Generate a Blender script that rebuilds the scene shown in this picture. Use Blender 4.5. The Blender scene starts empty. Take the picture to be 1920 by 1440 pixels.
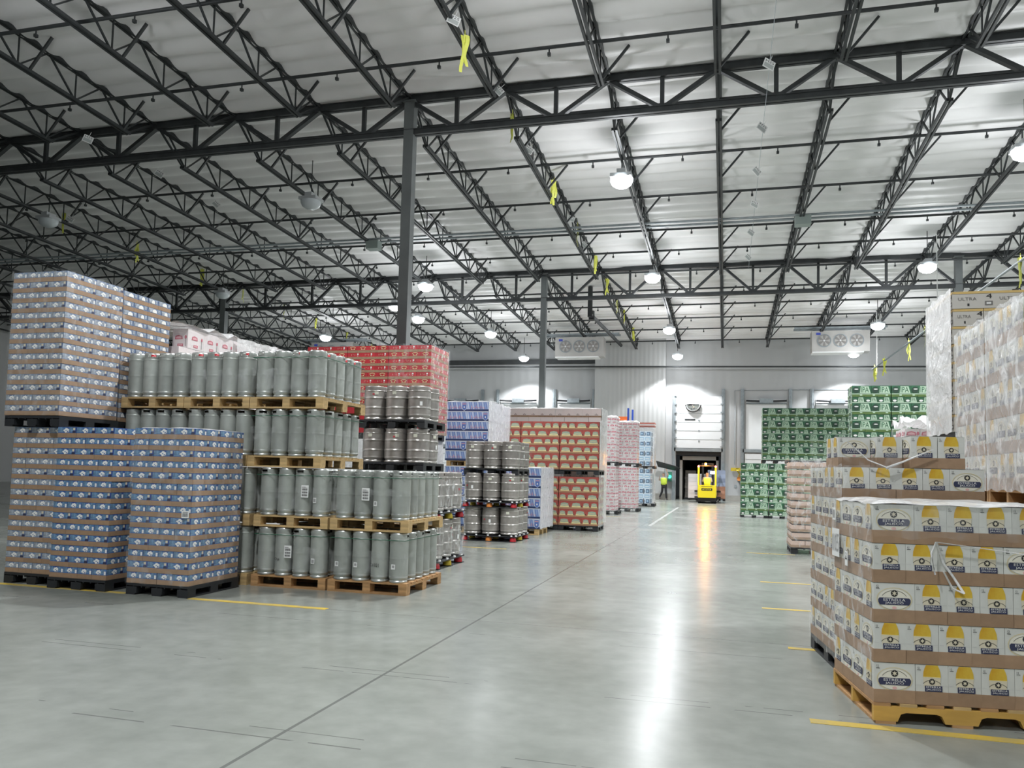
import bpy, bmesh, math, random
from mathutils import Vector, Matrix
random.seed(7)
S = bpy.context.scene
COL = S.collection
R = math.radians

# ------------------------------------------------------------------ camera
CAM_H, FPX, CY = 1.5, 1487.0, 785.2
YAW, PITCH, ROLL = .26388, .06683, .02528
cam_d = bpy.data.cameras.new('camera'); cam = bpy.data.objects.new('camera', cam_d); COL.objects.link(cam)
cam_d.sensor_fit = 'HORIZONTAL'; cam_d.sensor_width = 36.0
cam_d.lens = 36.0*FPX/1920.0
cam_d.shift_y = (CY-720.0)/1920.0
cam_d.clip_start = .05; cam_d.clip_end = 300
fw = Vector((-math.sin(YAW), math.cos(YAW), 0)); rt = Vector((math.cos(YAW), math.sin(YAW), 0)); up = Vector((0, 0, 1))
f2 = fw*math.cos(PITCH)+up*math.sin(PITCH); u2 = up*math.cos(PITCH)-fw*math.sin(PITCH)
r3 = rt*math.cos(ROLL)+u2*math.sin(ROLL); u3 = u2*math.cos(ROLL)-rt*math.sin(ROLL)
cam.matrix_world = Matrix(((r3.x, u3.x, -f2.x, 0), (r3.y, u3.y, -f2.y, 0), (r3.z, u3.z, -f2.z, CAM_H), (0, 0, 0, 1)))
S.camera = cam
S.view_settings.view_transform = 'Standard'; S.view_settings.look = 'None'
S.view_settings.exposure = 0.06; S.view_settings.gamma = 1.0; S.view_settings.use_curve_mapping = False
S.cycles.max_bounces = 7; S.cycles.diffuse_bounces = 4; S.cycles.glossy_bounces = 3
S.cycles.transparent_max_bounces = 16; S.cycles.caustics_reflective = False; S.cycles.caustics_refractive = False
S.cycles.sample_clamp_indirect = 4.0
w = bpy.data.worlds.new('world'); S.world = w; w.use_nodes = True
w.node_tree.nodes['Background'].inputs[0].default_value = (.75, .82, .9, 1)
w.node_tree.nodes['Background'].inputs[1].default_value = 0.02
LAMP_W = 620.0            # watts of each high bay lamp
LAMP_CONE = 120
SPILL = .42              # light leaving the lens sideways and up

# ------------------------------------------------------------------ materials
MATS = {}
def mat(name, col, rough=.6, metal=0., noise=0., nscale=8., bump=0., emit=0., rnd=0., spec=None, col2=None, stretch=None):
    if name in MATS: return MATS[name]
    m = bpy.data.materials.new(name); m.use_nodes = True; nt = m.node_tree; b = nt.nodes['Principled BSDF']
    b.inputs['Roughness'].default_value = rough; b.inputs['Metallic'].default_value = metal
    b.inputs['Base Color'].default_value = (*col, 1)
    if spec is not None: b.inputs['Specular IOR Level'].default_value = spec
    if noise or bump:
        tc = nt.nodes.new('ShaderNodeTexCoord'); n = nt.nodes.new('ShaderNodeTexNoise'); n.inputs['Scale'].default_value = nscale
        n.inputs['Detail'].default_value = 4
        mp = nt.nodes.new('ShaderNodeMapping'); nt.links.new(tc.outputs['Object'], mp.inputs[0]); nt.links.new(mp.outputs[0], n.inputs['Vector'])
        if stretch: mp.inputs['Scale'].default_value = stretch
        if noise:
            r = nt.nodes.new('ShaderNodeValToRGB'); c2 = col2 or tuple(c*(1-noise) for c in col)
            r.color_ramp.elements[0].position = .35; r.color_ramp.elements[1].position = .68
            r.color_ramp.elements[0].color = (*c2, 1); r.color_ramp.elements[1].color = (*col, 1)
            nt.links.new(n.outputs['Fac'], r.inputs[0]); nt.links.new(r.outputs[0], b.inputs['Base Color'])
        if bump:
            bp = nt.nodes.new('ShaderNodeBump'); bp.inputs['Strength'].default_value = bump; bp.inputs['Distance'].default_value = .02
            nt.links.new(n.outputs['Fac'], bp.inputs['Height']); nt.links.new(bp.outputs[0], b.inputs['Normal'])
    if rnd:
        oi = nt.nodes.new('ShaderNodeObjectInfo'); hs = nt.nodes.new('ShaderNodeHueSaturation'); mr = nt.nodes.new('ShaderNodeMapRange')
        mr.inputs['To Min'].default_value = 1-rnd; mr.inputs['To Max'].default_value = 1+rnd
        nt.links.new(oi.outputs['Random'], mr.inputs[0]); nt.links.new(mr.outputs[0], hs.inputs['Value'])
        lk = [l for l in nt.links if l.to_socket == b.inputs['Base Color']]
        if lk: nt.links.new(lk[0].from_socket, hs.inputs['Color'])
        else: hs.inputs['Color'].default_value = (*col, 1)
        nt.links.new(hs.outputs[0], b.inputs['Base Color'])
    if emit:
        b.inputs['Emission Color'].default_value = (*col, 1); b.inputs['Emission Strength'].default_value = emit
    MATS[name] = m; return m

def film_mat(name, lo, hi, scale, tint=(.9, .92, .93), stretch=(1, 1, .25)):
    m = bpy.data.materials.new(name); m.use_nodes = True; nt = m.node_tree; nt.nodes.clear()
    out = nt.nodes.new('ShaderNodeOutputMaterial'); mx = nt.nodes.new('ShaderNodeMixShader')
    tr = nt.nodes.new('ShaderNodeBsdfTransparent'); p = nt.nodes.new('ShaderNodeBsdfPrincipled')
    p.inputs['Base Color'].default_value = (*tint, 1); p.inputs['Roughness'].default_value = .16
    tc = nt.nodes.new('ShaderNodeTexCoord'); mp = nt.nodes.new('ShaderNodeMapping'); mp.inputs['Scale'].default_value = stretch
    mp.inputs['Rotation'].default_value = (.25, .2, .1)
    n = nt.nodes.new('ShaderNodeTexNoise'); n.inputs['Scale'].default_value = scale; n.inputs['Detail'].default_value = 8; n.inputs['Distortion'].default_value = .8
    nt.links.new(tc.outputs['Object'], mp.inputs[0]); nt.links.new(mp.outputs[0], n.inputs['Vector'])
    r = nt.nodes.new('ShaderNodeMapRange'); r.inputs['From Min'].default_value = .5; r.inputs['From Max'].default_value = .74
    r.inputs['To Min'].default_value = lo; r.inputs['To Max'].default_value = hi
    nt.links.new(n.outputs['Fac'], r.inputs[0]); nt.links.new(r.outputs[0], mx.inputs[0])
    bp = nt.nodes.new('ShaderNodeBump'); bp.inputs['Strength'].default_value = .8; bp.inputs['Distance'].default_value = .03
    nt.links.new(n.outputs['Fac'], bp.inputs['Height']); nt.links.new(bp.outputs[0], p.inputs['Normal'])
    nt.links.new(tr.outputs[0], mx.inputs[1]); nt.links.new(p.outputs[0], mx.inputs[2]); nt.links.new(mx.outputs[0], out.inputs[0])
    MATS[name] = m; return m

STEEL = mat('dark_steel_paint', (.045, .05, .052), .55, .2, noise=.3, nscale=3)
COLM = mat('column_grey_paint', (.15, .165, .165), .5, .1, noise=.15, nscale=2)
GALV = mat('galvanised_grey', (.32, .36, .38), .45, .5, noise=.2, nscale=6)
CARD = mat('brown_cardboard', (.36, .235, .145), .75, noise=.15, nscale=14, rnd=.08)
WHITEC = mat('white_carton', (.66, .67, .63), .5, noise=.06, nscale=10, rnd=.05)
PWOOD = mat('pale_pallet_wood', (.62, .43, .2), .75, noise=.28, nscale=5, rnd=.12, stretch=(1, 6, 6))
OWOOD = mat('orange_pallet_wood', (.56, .32, .14), .75, noise=.35, nscale=5, rnd=.15, stretch=(1, 6, 6))
YWOOD = mat('yellow_painted_wood', (.63, .38, .09), .65, noise=.2, nscale=4, stretch=(1, 4, 4))
BPLAS = mat('black_plastic', (.02, .022, .025), .5)
NAVY = mat('navy_ink', (.035, .04, .09), .5)
GOLD = mat('gold_ink', (.72, .6, .3), .5)
YEL = mat('amber_print', (.68, .47, .05), .45, noise=.35, nscale=14, col2=(.6, .34, .02))
CREAM = mat('cream_print', (.68, .62, .47), .5)
BLACKI = mat('black_ink', (.02, .02, .02), .6)
WHITEI = mat('white_ink', (.85, .85, .82), .5)
PINKI = mat('pink_seal', (.75, .45, .42), .5)
PAPER = mat('white_paper', (.82, .83, .82), .6)
SLIM = mat('slim_keg_steel', (.47, .50, .465), .42, .4, noise=.22, nscale=5, rnd=.12, bump=.05)
SLIMC = mat('slim_keg_bright_rim', (.6, .62, .6), .3, .8, rnd=.1)
FAT = mat('barrel_keg_steel', (.47, .44, .41), .36, .6, noise=.3, nscale=5, rnd=.12, bump=.05)
FATC = mat('barrel_keg_bright_rim', (.62, .6, .57), .28, .85, rnd=.1)
GREENB = mat('green_strap', (.03, .12, .07), .5)
REDP = mat('red_plastic', (.5, .02, .03), .4)
YELP = mat('yellow_plastic', (.55, .42, .03), .5)
ORANP = mat('orange_plastic', (.65, .22, .04), .5)
RIBB = mat('yellow_ribbon', (.85, .88, .16), .45)
WALLM = None
FILM = film_mat('stretch_film', .10, .6, 9.0, stretch=(1, 1, .6))
FILMW = film_mat('white_stretch_film', .36, .9, 8.0, (.9, .91, .92), stretch=(1, 1, .7))
FILMC = film_mat('clear_stretch_film', .03, .22, 9.0, stretch=(1, 1, .5))
FILMTOP = film_mat('gathered_film_top', .7, 1.0, 7.0, (.88, .88, .88), (1, 1, 1))

# ------------------------------------------------------------------ mesh builder
_txt = {}
def text_polys(s):
    if s in _txt: return _txt[s]
    cu = bpy.data.curves.new('t', 'FONT'); cu.body = s; cu.resolution_u = 2; cu.align_x = 'CENTER'; cu.align_y = 'CENTER'
    o = bpy.data.objects.new('t', cu); COL.objects.link(o)
    dg = bpy.context.evaluated_depsgraph_get(); me = bpy.data.meshes.new_from_object(o.evaluated_get(dg))
    v = [(p.co.x, p.co.y) for p in me.vertices]; f = [tuple(p.vertices) for p in me.polygons]
    if v:
        x0 = min(a for a, b in v); x1 = max(a for a, b in v); y0 = min(b for a, b in v); y1 = max(b for a, b in v)
        cx, cy, ww, hh = (x0+x1)/2, (y0+y1)/2, x1-x0, y1-y0
        v = [((a-cx)/ww, (b-cy)/hh) for a, b in v]
    bpy.data.objects.remove(o); bpy.data.meshes.remove(me); bpy.data.curves.remove(cu)
    _txt[s] = (v, f); return _txt[s]

class MB:
    def __init__(s): s.v = []; s.f = []; s.m = []; s.mats = []; s.sm = []
    def mi(s, m):
        if m not in s.mats: s.mats.append(m)
        return s.mats.index(m)
    def add(s, vs, fs, m, smooth=False):
        b = len(s.v); s.v += [tuple(p) for p in vs]; k = s.mi(m)
        for f in fs: s.f.append(tuple(i+b for i in f)); s.m.append(k); s.sm.append(smooth)
        return s
    def box(s, x0, y0, z0, x1, y1, z1, m):
        return s.add([(x0, y0, z0), (x1, y0, z0), (x1, y1, z0), (x0, y1, z0), (x0, y0, z1), (x1, y0, z1), (x1, y1, z1), (x0, y1, z1)],
              [(3, 2, 1, 0), (4, 5, 6, 7), (0, 1, 5, 4), (1, 2, 6, 5), (2, 3, 7, 6), (3, 0, 4, 7)], m)
    def bar(s, p, q, a, b, m, upv=(0, 0, 1)):
        p = Vector(p); q = Vector(q); d = (q-p).normalized(); u = d.cross(Vector(upv))
        if u.length < 1e-4: u = d.cross(Vector((0, 1, 0)))
        u.normalize(); v = u.cross(d).normalized(); u = u*a/2; v = v*b/2
        return s.add([p-u-v, p+u-v, p+u+v, p-u+v, q-u-v, q+u-v, q+u+v, q-u+v],
              [(3, 2, 1, 0), (4, 5, 6, 7), (0, 1, 5, 4), (1, 2, 6, 5), (2, 3, 7, 6), (3, 0, 4, 7)], m)
    def tube(s, pts, r, m, n=8, r2=None):
        pts = [Vector(p) for p in pts]; vs = []; fs = []
        for i, p in enumerate(pts):
            d = (pts[min(i+1, len(pts)-1)]-pts[max(i-1, 0)]).normalized()
            u = d.cross(Vector((0, 0, 1)));
            if u.length < 1e-3: u = d.cross(Vector((0, 1, 0)))
            u.normalize(); v = d.cross(u); rr = r if r2 is None else r+(r2-r)*i/(len(pts)-1)
            for k in range(n):
                a = 2*math.pi*k/n; vs.append(p+u*math.cos(a)*rr+v*math.sin(a)*rr)
        for i in range(len(pts)-1):
            for k in range(n): fs.append((i*n+k, i*n+(k+1) % n, (i+1)*n+(k+1) % n, (i+1)*n+k))
        fs.append(tuple(range(n))); fs.append(tuple(reversed(range((len(pts)-1)*n, len(pts)*n))))
        return s.add(vs, fs, m, True)
    def lathe(s, prof, m, n=24, skip=None, mf=None):
        vs = []; b = len(s.v)
        for r, z in prof:
            for k in range(n):
                a = 2*math.pi*k/n; vs.append((r*math.cos(a), r*math.sin(a), z))
        s.v += vs
        for i in range(len(prof)-1):
            k_ = s.mi((mf or {}).get(i, m))
            for k in range(n):
                if skip and skip(i, k): continue
                s.f.append((b+i*n+k, b+i*n+(k+1) % n, b+(i+1)*n+(k+1) % n, b+(i+1)*n+k)); s.m.append(k_); s.sm.append(True)
        return s
    def disc(s, c, r, m, n=16, nrm=(0, 0, 1)):
        nrm = Vector(nrm).normalized(); u = nrm.orthogonal().normalized(); v = nrm.cross(u); c = Vector(c)
        return s.add([c+u*r*math.cos(2*math.pi*k/n)+v*r*math.sin(2*math.pi*k/n) for k in range(n)], [tuple(range(n))], m)
    # flat art on a frame (o,u,v)
    def pl(s, fr, pts, m, off=0.):
        o, u, v = fr; n = u.cross(v)
        return s.add([o+u*a+v*b+n*off for a, b in pts], [tuple(range(len(pts)))], m)
    def rect(s, fr, x0, y0, x1, y1, m, off=0.): return s.pl(fr, [(x0, y0), (x1, y0), (x1, y1), (x0, y1)], m, off)
    def ell(s, fr, cx, cy, a, b, m, off=0., n=24): return s.pl(fr, [(cx+a*math.cos(2*math.pi*k/n), cy+b*math.sin(2*math.pi*k/n)) for k in range(n)], m, off)
    def ring(s, fr, cx, cy, a, b, t, m, off=0., n=28, a0=0, a1=360):
        o, u, v = fr; nn = u.cross(v); vs = []; fs = []
        for k in range(n+1):
            th = R(a0+(a1-a0)*k/n)
            for q in (0, t): vs.append(o+u*(cx+(a-q)*math.cos(th))+v*(cy+(b-q)*math.sin(th))+nn*off)
        for k in range(n): fs.append((2*k+1, 2*k, 2*k+2, 2*k+3))
        return s.add(vs, fs, m)
    def star(s, fr, cx, cy, r, m, off=0., k=6):
        return s.pl(fr, [(cx+(r if i % 2 == 0 else r*.42)*math.sin(math.pi*i/k), cy+(r if i % 2 == 0 else r*.42)*math.cos(math.pi*i/k)) for i in range(2*k)], m, off)
    def text(s, fr, st, cx, cy, ww, hh, m, off=0.):
        v, f = text_polys(st); o, u, vv = fr; n = u.cross(vv)
        return s.add([o+u*(cx+a*ww)+vv*(cy+b*hh)+n*off for a, b in v], f, m)
    def build(s, name):
        me = bpy.data.meshes.new(name); me.from_pydata(s.v, [], s.f)
        for m in s.mats: me.materials.append(m)
        me.polygons.foreach_set('material_index', s.m); me.polygons.foreach_set('use_smooth', s.sm)
        me.update(); return me

def faces4(L, W, e=.0015):
    X, Y = L/2, W/2
    return {'F': (Vector((-X, -Y-e, 0)), Vector((1, 0, 0)), Vector((0, 0, 1))), 'B': (Vector((X, Y+e, 0)), Vector((-1, 0, 0)), Vector((0, 0, 1))),
            'L': (Vector((-X-e, Y, 0)), Vector((0, -1, 0)), Vector((0, 0, 1))), 'R': (Vector((X+e, -Y, 0)), Vector((0, 1, 0)), Vector((0, 0, 1)))}

# ------------------------------------------------------------------ object helpers
TOPS = []
def turn(n0, px, py, deg):
    a = R(deg); c, q = math.cos(a), math.sin(a)
    for o in TOPS[n0:]:
        x, y = o.location.x-px, o.location.y-py
        o.location.x = px+c*x-q*y; o.location.y = py+q*x+c*y; o.rotation_euler.z += a
def tagp(o, label=None, cat=None, group=None, kind=None):
    if label: o['label'] = label
    if cat: o['category'] = cat
    if group: o['group'] = group
    if kind: o['kind'] = kind
    if label and not (4 <= len(label.split()) <= 16): print('LABEL LEN', len(label.split()), label)
    return o
def ob(name, me, parent=None, loc=(0, 0, 0), rz=0, **k):
    if isinstance(me, MB): me = me.build(name)
    o = bpy.data.objects.new(name, me); COL.objects.link(o); o.location = loc; o.rotation_euler = (0, 0, rz)
    if parent: o.parent = parent
    else: TOPS.append(o)
    return tagp(o, **k)
def struct(name, me, **k): return ob(name, me, kind='structure', **k)
def place(proto, loc, rz=0., label=None, group=None, extra=None):
    """proto = (name, category, mesh or None, [(part, mesh, loc, [(sub, mesh, loc)])])"""
    name, cat, me, parts = proto
    o = bpy.data.objects.new(name, me); COL.objects.link(o); o.location = loc; o.rotation_euler = (0, 0, rz)
    tagp(o, label, cat, group); TOPS.append(o)
    for p in list(parts)+list(extra or []):
        c = bpy.data.objects.new(p[0], p[1]); COL.objects.link(c); c.parent = o; c.location = p[2]
        if len(p) > 4 and p[4]: c['label'] = p[4]
        for q in (p[3] if len(p) > 3 and p[3] else []):
            d = bpy.data.objects.new(q[0], q[1]); COL.objects.link(d); d.parent = c; d.location = q[2]
    return o
ORD = 'zeroth first second third fourth fifth sixth seventh eighth ninth tenth eleventh twelfth thirteenth fourteenth fifteenth sixteenth'.split()
# ================================================================== SETTING
SLOPE = -.034
def roof(y): return 11.42+SLOPE*(y-19)
# floor
def floor_mat():
    m = bpy.data.materials.new('polished_concrete'); m.use_nodes = True; nt = m.node_tree; b = nt.nodes['Principled BSDF']
    L = nt.links.new; N = nt.nodes.new
    g = N('ShaderNodeNewGeometry'); n1 = N('ShaderNodeTexNoise'); n1.inputs['Scale'].default_value = .55; n1.inputs['Detail'].default_value = 7; n1.inputs['Roughness'].default_value = .6
    n2 = N('ShaderNodeTexNoise'); n2.inputs['Scale'].default_value = 5; n2.inputs['Detail'].default_value = 5
    L(g.outputs['Position'], n1.inputs['Vector']); L(g.outputs['Position'], n2.inputs['Vector'])
    r = N('ShaderNodeValToRGB'); r.color_ramp.elements[0].position = .3; r.color_ramp.elements[1].position = .7
    r.color_ramp.elements[0].color = (.215, .232, .207, 1); r.color_ramp.elements[1].color = (.31, .328, .302, 1); L(n1.outputs['Fac'], r.inputs[0])
    r2 = N('ShaderNodeMapRange'); r2.inputs['From Min'].default_value = .3; r2.inputs['From Max'].default_value = .7; r2.inputs['To Min'].default_value = .88; r2.inputs['To Max'].default_value = 1.06
    L(n2.outputs['Fac'], r2.inputs[0])
    mx = N('ShaderNodeMix'); mx.data_type = 'RGBA'; mx.blend_type = 'MULTIPLY'; mx.inputs[0].default_value = 1; L(r.outputs[0], mx.inputs[6]); L(r2.outputs[0], mx.inputs[7])
    sp = N('ShaderNodeSeparateXYZ'); L(g.outputs['Position'], sp.inputs[0])
    def line(sock, pos, wd):
        a = N('ShaderNodeMath'); a.operation = 'SUBTRACT'; L(sock, a.inputs[0]); a.inputs[1].default_value = pos
        c = N('ShaderNodeMath'); c.operation = 'ABSOLUTE'; L(a.outputs[0], c.inputs[0])
        d = N('ShaderNodeMath'); d.operation = 'LESS_THAN'; L(c.outputs[0], d.inputs[0]); d.inputs[1].default_value = wd; return d.outputs[0]
    def mul(a, b_):
        d = N('ShaderNodeMath'); d.operation = 'MULTIPLY'; L(a, d.inputs[0]); L(b_, d.inputs[1]); return d.outputs[0]
    def mxm(a, b_):
        d = N('ShaderNodeMath'); d.operation = 'MAXIMUM'; L(a, d.inputs[0]); L(b_, d.inputs[1]); return d.outputs[0]
    jx = line(sp.outputs[0], -2.4, .012)
    nd = N('ShaderNodeTexNoise'); nd.inputs['Scale'].default_value = 1.3; nd.inputs['Detail'].default_value = 3; L(g.outputs['Position'], nd.inputs['Vector'])
    gt = N('ShaderNodeMath'); gt.operation = 'GREATER_THAN'; gt.inputs[1].default_value = .5; L(nd.outputs['Fac'], gt.inputs[0])
    tot = jx
    for y, wd in ((4.0, .007), (4.14, .005), (5.45, .006), (5.56, .006), (7.1, .005), (11.2, .008), (13.5, .008)):
        tot = mxm(tot, mul(line(sp.outputs[1], y, wd), gt.outputs[0]))
    for y in (7.72, 15.35, 22.9):
        tot = mxm(tot, line(sp.outputs[1], y, .006))
    m2 = N('ShaderNodeMix'); m2.data_type = 'RGBA'; m2.inputs[7].default_value = (.1, .105, .1, 1)
    sc = N('ShaderNodeMath'); sc.operation = 'MULTIPLY'; sc.inputs[1].default_value = .75; L(tot, sc.inputs[0]); L(sc.outputs[0], m2.inputs[0]); L(mx.outputs[2], m2.inputs[6])
    L(m2.outputs[2], b.inputs['Base Color'])
    rr = N('ShaderNodeMapRange'); rr.inputs['To Min'].default_value = .15; rr.inputs['To Max'].default_value = .3; L(n1.outputs['Fac'], rr.inputs[0]); L(rr.outputs[0], b.inputs['Roughness'])
    bp = N('ShaderNodeBump'); bp.inputs['Strength'].default_value = .012; bp.inputs['Distance'].default_value = .02; L(n2.outputs['Fac'], bp.inputs['Height']); L(bp.outputs[0], b.inputs['Normal'])
    b.inputs['Specular IOR Level'].default_value = .4
    return m
struct('floor', MB().box(-46, -14, -.2, 28, 62, 0, floor_mat()))
# ceiling: insulation blanket sagging between the deck ribs
def ceiling():
    b = MB(); P = .70; ny = int(66/(P/8)); xs = [-46+i*1.32 for i in range(57)]
    m = mat('white_roof_insulation', (.86, .85, .85), .5, noise=.06, nscale=1.2, bump=.3)
    vs = []; fs = []; nx = len(xs)
    for j in range(ny+1):
        y = -14+j*P/8
        for i, x in enumerate(xs):
            ph = .05*math.sin(x*1.3+y*.4)+.04*math.sin(x*.7-y*.9)
            sag = abs(math.sin(math.pi*(y+ph)/P)); sag = 1-sag
            vs.append((x, y, roof(y)-.02-.118*(1-sag)+.015*math.sin(x*2.1+y*1.7)))
    for j in range(ny):
        for i in range(nx-1): fs.append((j*nx+i, j*nx+nx+i, j*nx+nx+i+1, j*nx+i+1))
    b.add(vs, fs, m, True)
    b.box(-46, -14, 12.7, 28, 56, 12.8, m)
    return b
struct('ceiling', ceiling())
def rib_wall(name, col, per, axis='X'):
    m = bpy.data.materials.new(name); m.use_nodes = True; nt = m.node_tree; b = nt.nodes['Principled BSDF']
    g = nt.nodes.new('ShaderNodeNewGeometry'); wv = nt.nodes.new('ShaderNodeTexWave'); wv.wave_type = 'BANDS'; wv.bands_direction = axis
    wv.inputs['Scale'].default_value = per; wv.wave_profile = 'SIN'
    nt.links.new(g.outputs['Position'], wv.inputs['Vector'])
    bp = nt.nodes.new('ShaderNodeBump'); bp.inputs['Strength'].default_value = .5; bp.inputs['Distance'].default_value = .02
    nt.links.new(wv.outputs['Fac'], bp.inputs['Height']); nt.links.new(bp.outputs[0], b.inputs['Normal'])
    b.inputs['Base Color'].default_value = (*col, 1); b.inputs['Roughness'].default_value = .45
    return m
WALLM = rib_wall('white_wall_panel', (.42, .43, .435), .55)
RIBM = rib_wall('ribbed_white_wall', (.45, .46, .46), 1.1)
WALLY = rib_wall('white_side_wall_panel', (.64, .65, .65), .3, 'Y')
CURB = mat('concrete_curb', (.33, .32, .29), .7, noise=.2, nscale=3)
YB = 51.6
def back_wall():
    b = MB()
    # panels around the open doorway
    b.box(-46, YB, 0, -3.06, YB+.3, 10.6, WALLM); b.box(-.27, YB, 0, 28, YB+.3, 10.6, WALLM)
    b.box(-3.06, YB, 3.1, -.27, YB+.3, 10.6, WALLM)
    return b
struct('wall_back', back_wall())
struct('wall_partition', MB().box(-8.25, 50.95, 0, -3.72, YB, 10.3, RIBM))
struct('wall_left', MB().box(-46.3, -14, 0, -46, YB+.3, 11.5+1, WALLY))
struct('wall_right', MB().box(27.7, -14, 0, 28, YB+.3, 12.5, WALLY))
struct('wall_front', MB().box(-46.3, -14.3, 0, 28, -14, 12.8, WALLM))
b = MB(); b.box(-46, YB-.18, 0, -8.25, YB, .38, CURB); b.box(-8.3, 50.77, 0, -3.6, 50.95, .38, CURB); b.box(-3.6, YB-.18, 0, -3.35, YB, .38, CURB)
b.box(.02, YB-.18, 0, 28, YB, .38, CURB); struct('baseboard_back', b)
struct('trim_1', MB().box(-46, YB-.35, 8.75, -8.3, YB-.15, 9.05, STEEL))     # long dark girt high on the back wall
# ------------------------------------------------------------------ dock doors
DPAN = mat('dock_door_panel', (.74, .76, .77), .45, noise=.03, nscale=2)
def dock_door(i, x0, x1, opened=False):
    e = bpy.data.objects.new('door_%d' % i, None); COL.objects.link(e); e.location = ((x0+x1)/2, YB, 0); e['kind'] = 'structure'
    hw = (x1-x0)/2; z0, z1 = (3.3, 6.58) if opened else (.1, 3.3)
    pn = MB()
    if opened:
        pn.box(-hw-.05, -.12, z0, hw+.05, -.03, z1, DPAN)
    else:
        pn.box(-hw+.05, -.12, .05, hw-.05, -.03, 3.0, DPAN); pn.box(-hw+.1, -.06, 3.25, hw-.1, -.02, 6.4, DPAN)
    p = ob('panel', pn, e)
    seam = MB()
    for k in range(1, 6 if opened else 5):
        z = z0+k*(z1-z0)/(6 if opened else 5)
        seam.box(-hw, -.135, z-.012, hw, -.12, z, GALV)
    ob('panel_seams', seam, p)
    for sx in (-1, 1):
        rl = MB(); x = sx*(hw+.12); rl.box(x-.1, -.16, 0, x+.1, -.02, 7.05, GALV); rl.box(x-.02, -.22, 0, x+.02, -.16, 7.05, GALV)
        t = ob('track', rl, e)
        if opened:
            for k in range(7):
                ob('roller', MB().box(x-sx*.1-.07, -.24, 3.35+k*.54, x-sx*.1+.07, -.16, 3.43+k*.54, GALV), t)
    ob('header', MB().box(-hw-.1, -.16, 3.08, hw+.1, -.02, 3.28, GALV), e)
    if not opened:
        sh = MB(); sh.tube([(-hw+.1, -.3, 6.3), (-hw*.3, -.3, 6.26), (hw*.3, -.3, 6.26), (hw-.1, -.3, 6.3)], .06, BPLAS, 8)
        sh.tube([(-hw+.1, -.18, 6.12), (hw-.1, -.18, 6.12)], .04, GALV, 8)
        ob('spring_shaft', sh, e); ob('spring_bracket', MB().box(-.4, -.36, 6.15, .4, -.1, 6.42, GALV), e)
    return e
d1 = dock_door(1, -3.06, -.27, True)
dock_door(2, 1.12, 3.72); dock_door(3, 5.22, 7.9); dock_door(4, -10.9, -8.5); dock_door(5, -14.85, -12.1); dock_door(6, -19, -16.15)
b = MB(); b.box(-.35+.05, -.14, 5.05, .35, -.125, 5.14, STEEL); ob('window_slot', b, d1, (-.55, 0, 0))
for k in range(4): ob('hinge', MB().box(.02-.03, -.15, 3.7+k*.65, .09, -.125, 3.78+k*.65, GALV), d1)
# ================================================================== ROOF STEEL
BAYS = [(2.8, 19.0, 'near bay'), (19.0, 35.2, 'middle bay'), (35.2, 51.4, 'far bay')]
JD = .86
def joist_meshes():
    def z(y): return SLOPE*y
    t = MB(); L = 16.2
    t.bar((-.045, .05, z(.05)-.1), (-.045, L-.05, z(L)-.1), .06, .09, STEEL); t.bar((.045, .05, z(.05)-.1), (.045, L-.05, z(L)-.1), .06, .09, STEEL)
    bt = MB(); a, c = 1.15, L-1.1
    for s in (-.05, .05): bt.bar((s, a, z(a)-JD), (s, c, z(c)-JD), .055, .075, STEEL)
    wb = MB(); zt = -.12; zb = -JD
    wb.bar((0, 0, zb+.0), (0, -.82, zt-SLOPE*.82*-1*0), .045, .035, STEEL); wb.bar((0, 0, zb), (0, 0, zt), .03, .03, STEEL); wb.bar((0, 0, zb), (0, .82, zt+SLOPE*.82), .045, .035, STEEL)
    kb = MB(); kb.bar((.0, 0, -JD), (.62, 0, -.12), .05, .06, STEEL, (0, 1, 0))
    return t.build('top_chord'), bt.build('bottom_chord'), wb.build('web'), kb.build('brace')
JT, JBm, JW, JK = joist_meshes()
EN = MB(); EN.bar((0, 0, -JD), (0, -1.15, -.1), .05, .045, STEEL); EN = EN.build('end_web')
EN2 = MB(); EN2.bar((0, 0, -JD), (0, 1.1, -.1), .05, .045, STEEL); EN2 = EN2.build('end_web')
def jname(k):
    if k == 0: return 'in line with the near tall column'
    return '%s joist %s of the near column' % (ORD[abs(k)] if abs(k) < 17 else 'far', 'left' if k < 0 else 'right')
PIPE_Y = [10.7, 13.82, 16.89, 20.0, 23.06, 26.15, 29.5, 32.0, 34.9, 38.0, 41.04, 44.01, 46.85, 50.2]
def rngk(b): return {0: range(-7, 7), 1: range(-11, 10), 2: range(-14, 13)}[b]
for bi, (ya, yb, bn) in enumerate(BAYS):
    for k in rngk(bi):
        x = -8.15+2.64*k
        parts = [('top_chord', JT, (0, 0, 0)), ('bottom_chord', JBm, (0, 0, 0))]
        for i in range(9):
            yy = 1.3+1.7*i; parts.append(('web', JW, (0, yy, SLOPE*yy)))
        parts += [('end_web', EN, (0, 1.2, SLOPE*1.2)), ('end_web', EN2, (0, 15.05, SLOPE*15.05))]
        for py in PIPE_Y:
            yy = py+.75-ya
            if 1.2 < yy < 15: parts.append(('brace', JK, (.05, yy, SLOPE*yy)))
        place(('roof_joist', 'joist', None, parts), (x, ya, roof(ya)), 0, 'dark steel roof joist in the %s, %s' % (bn, jname(k)), 'roof joists')
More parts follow.
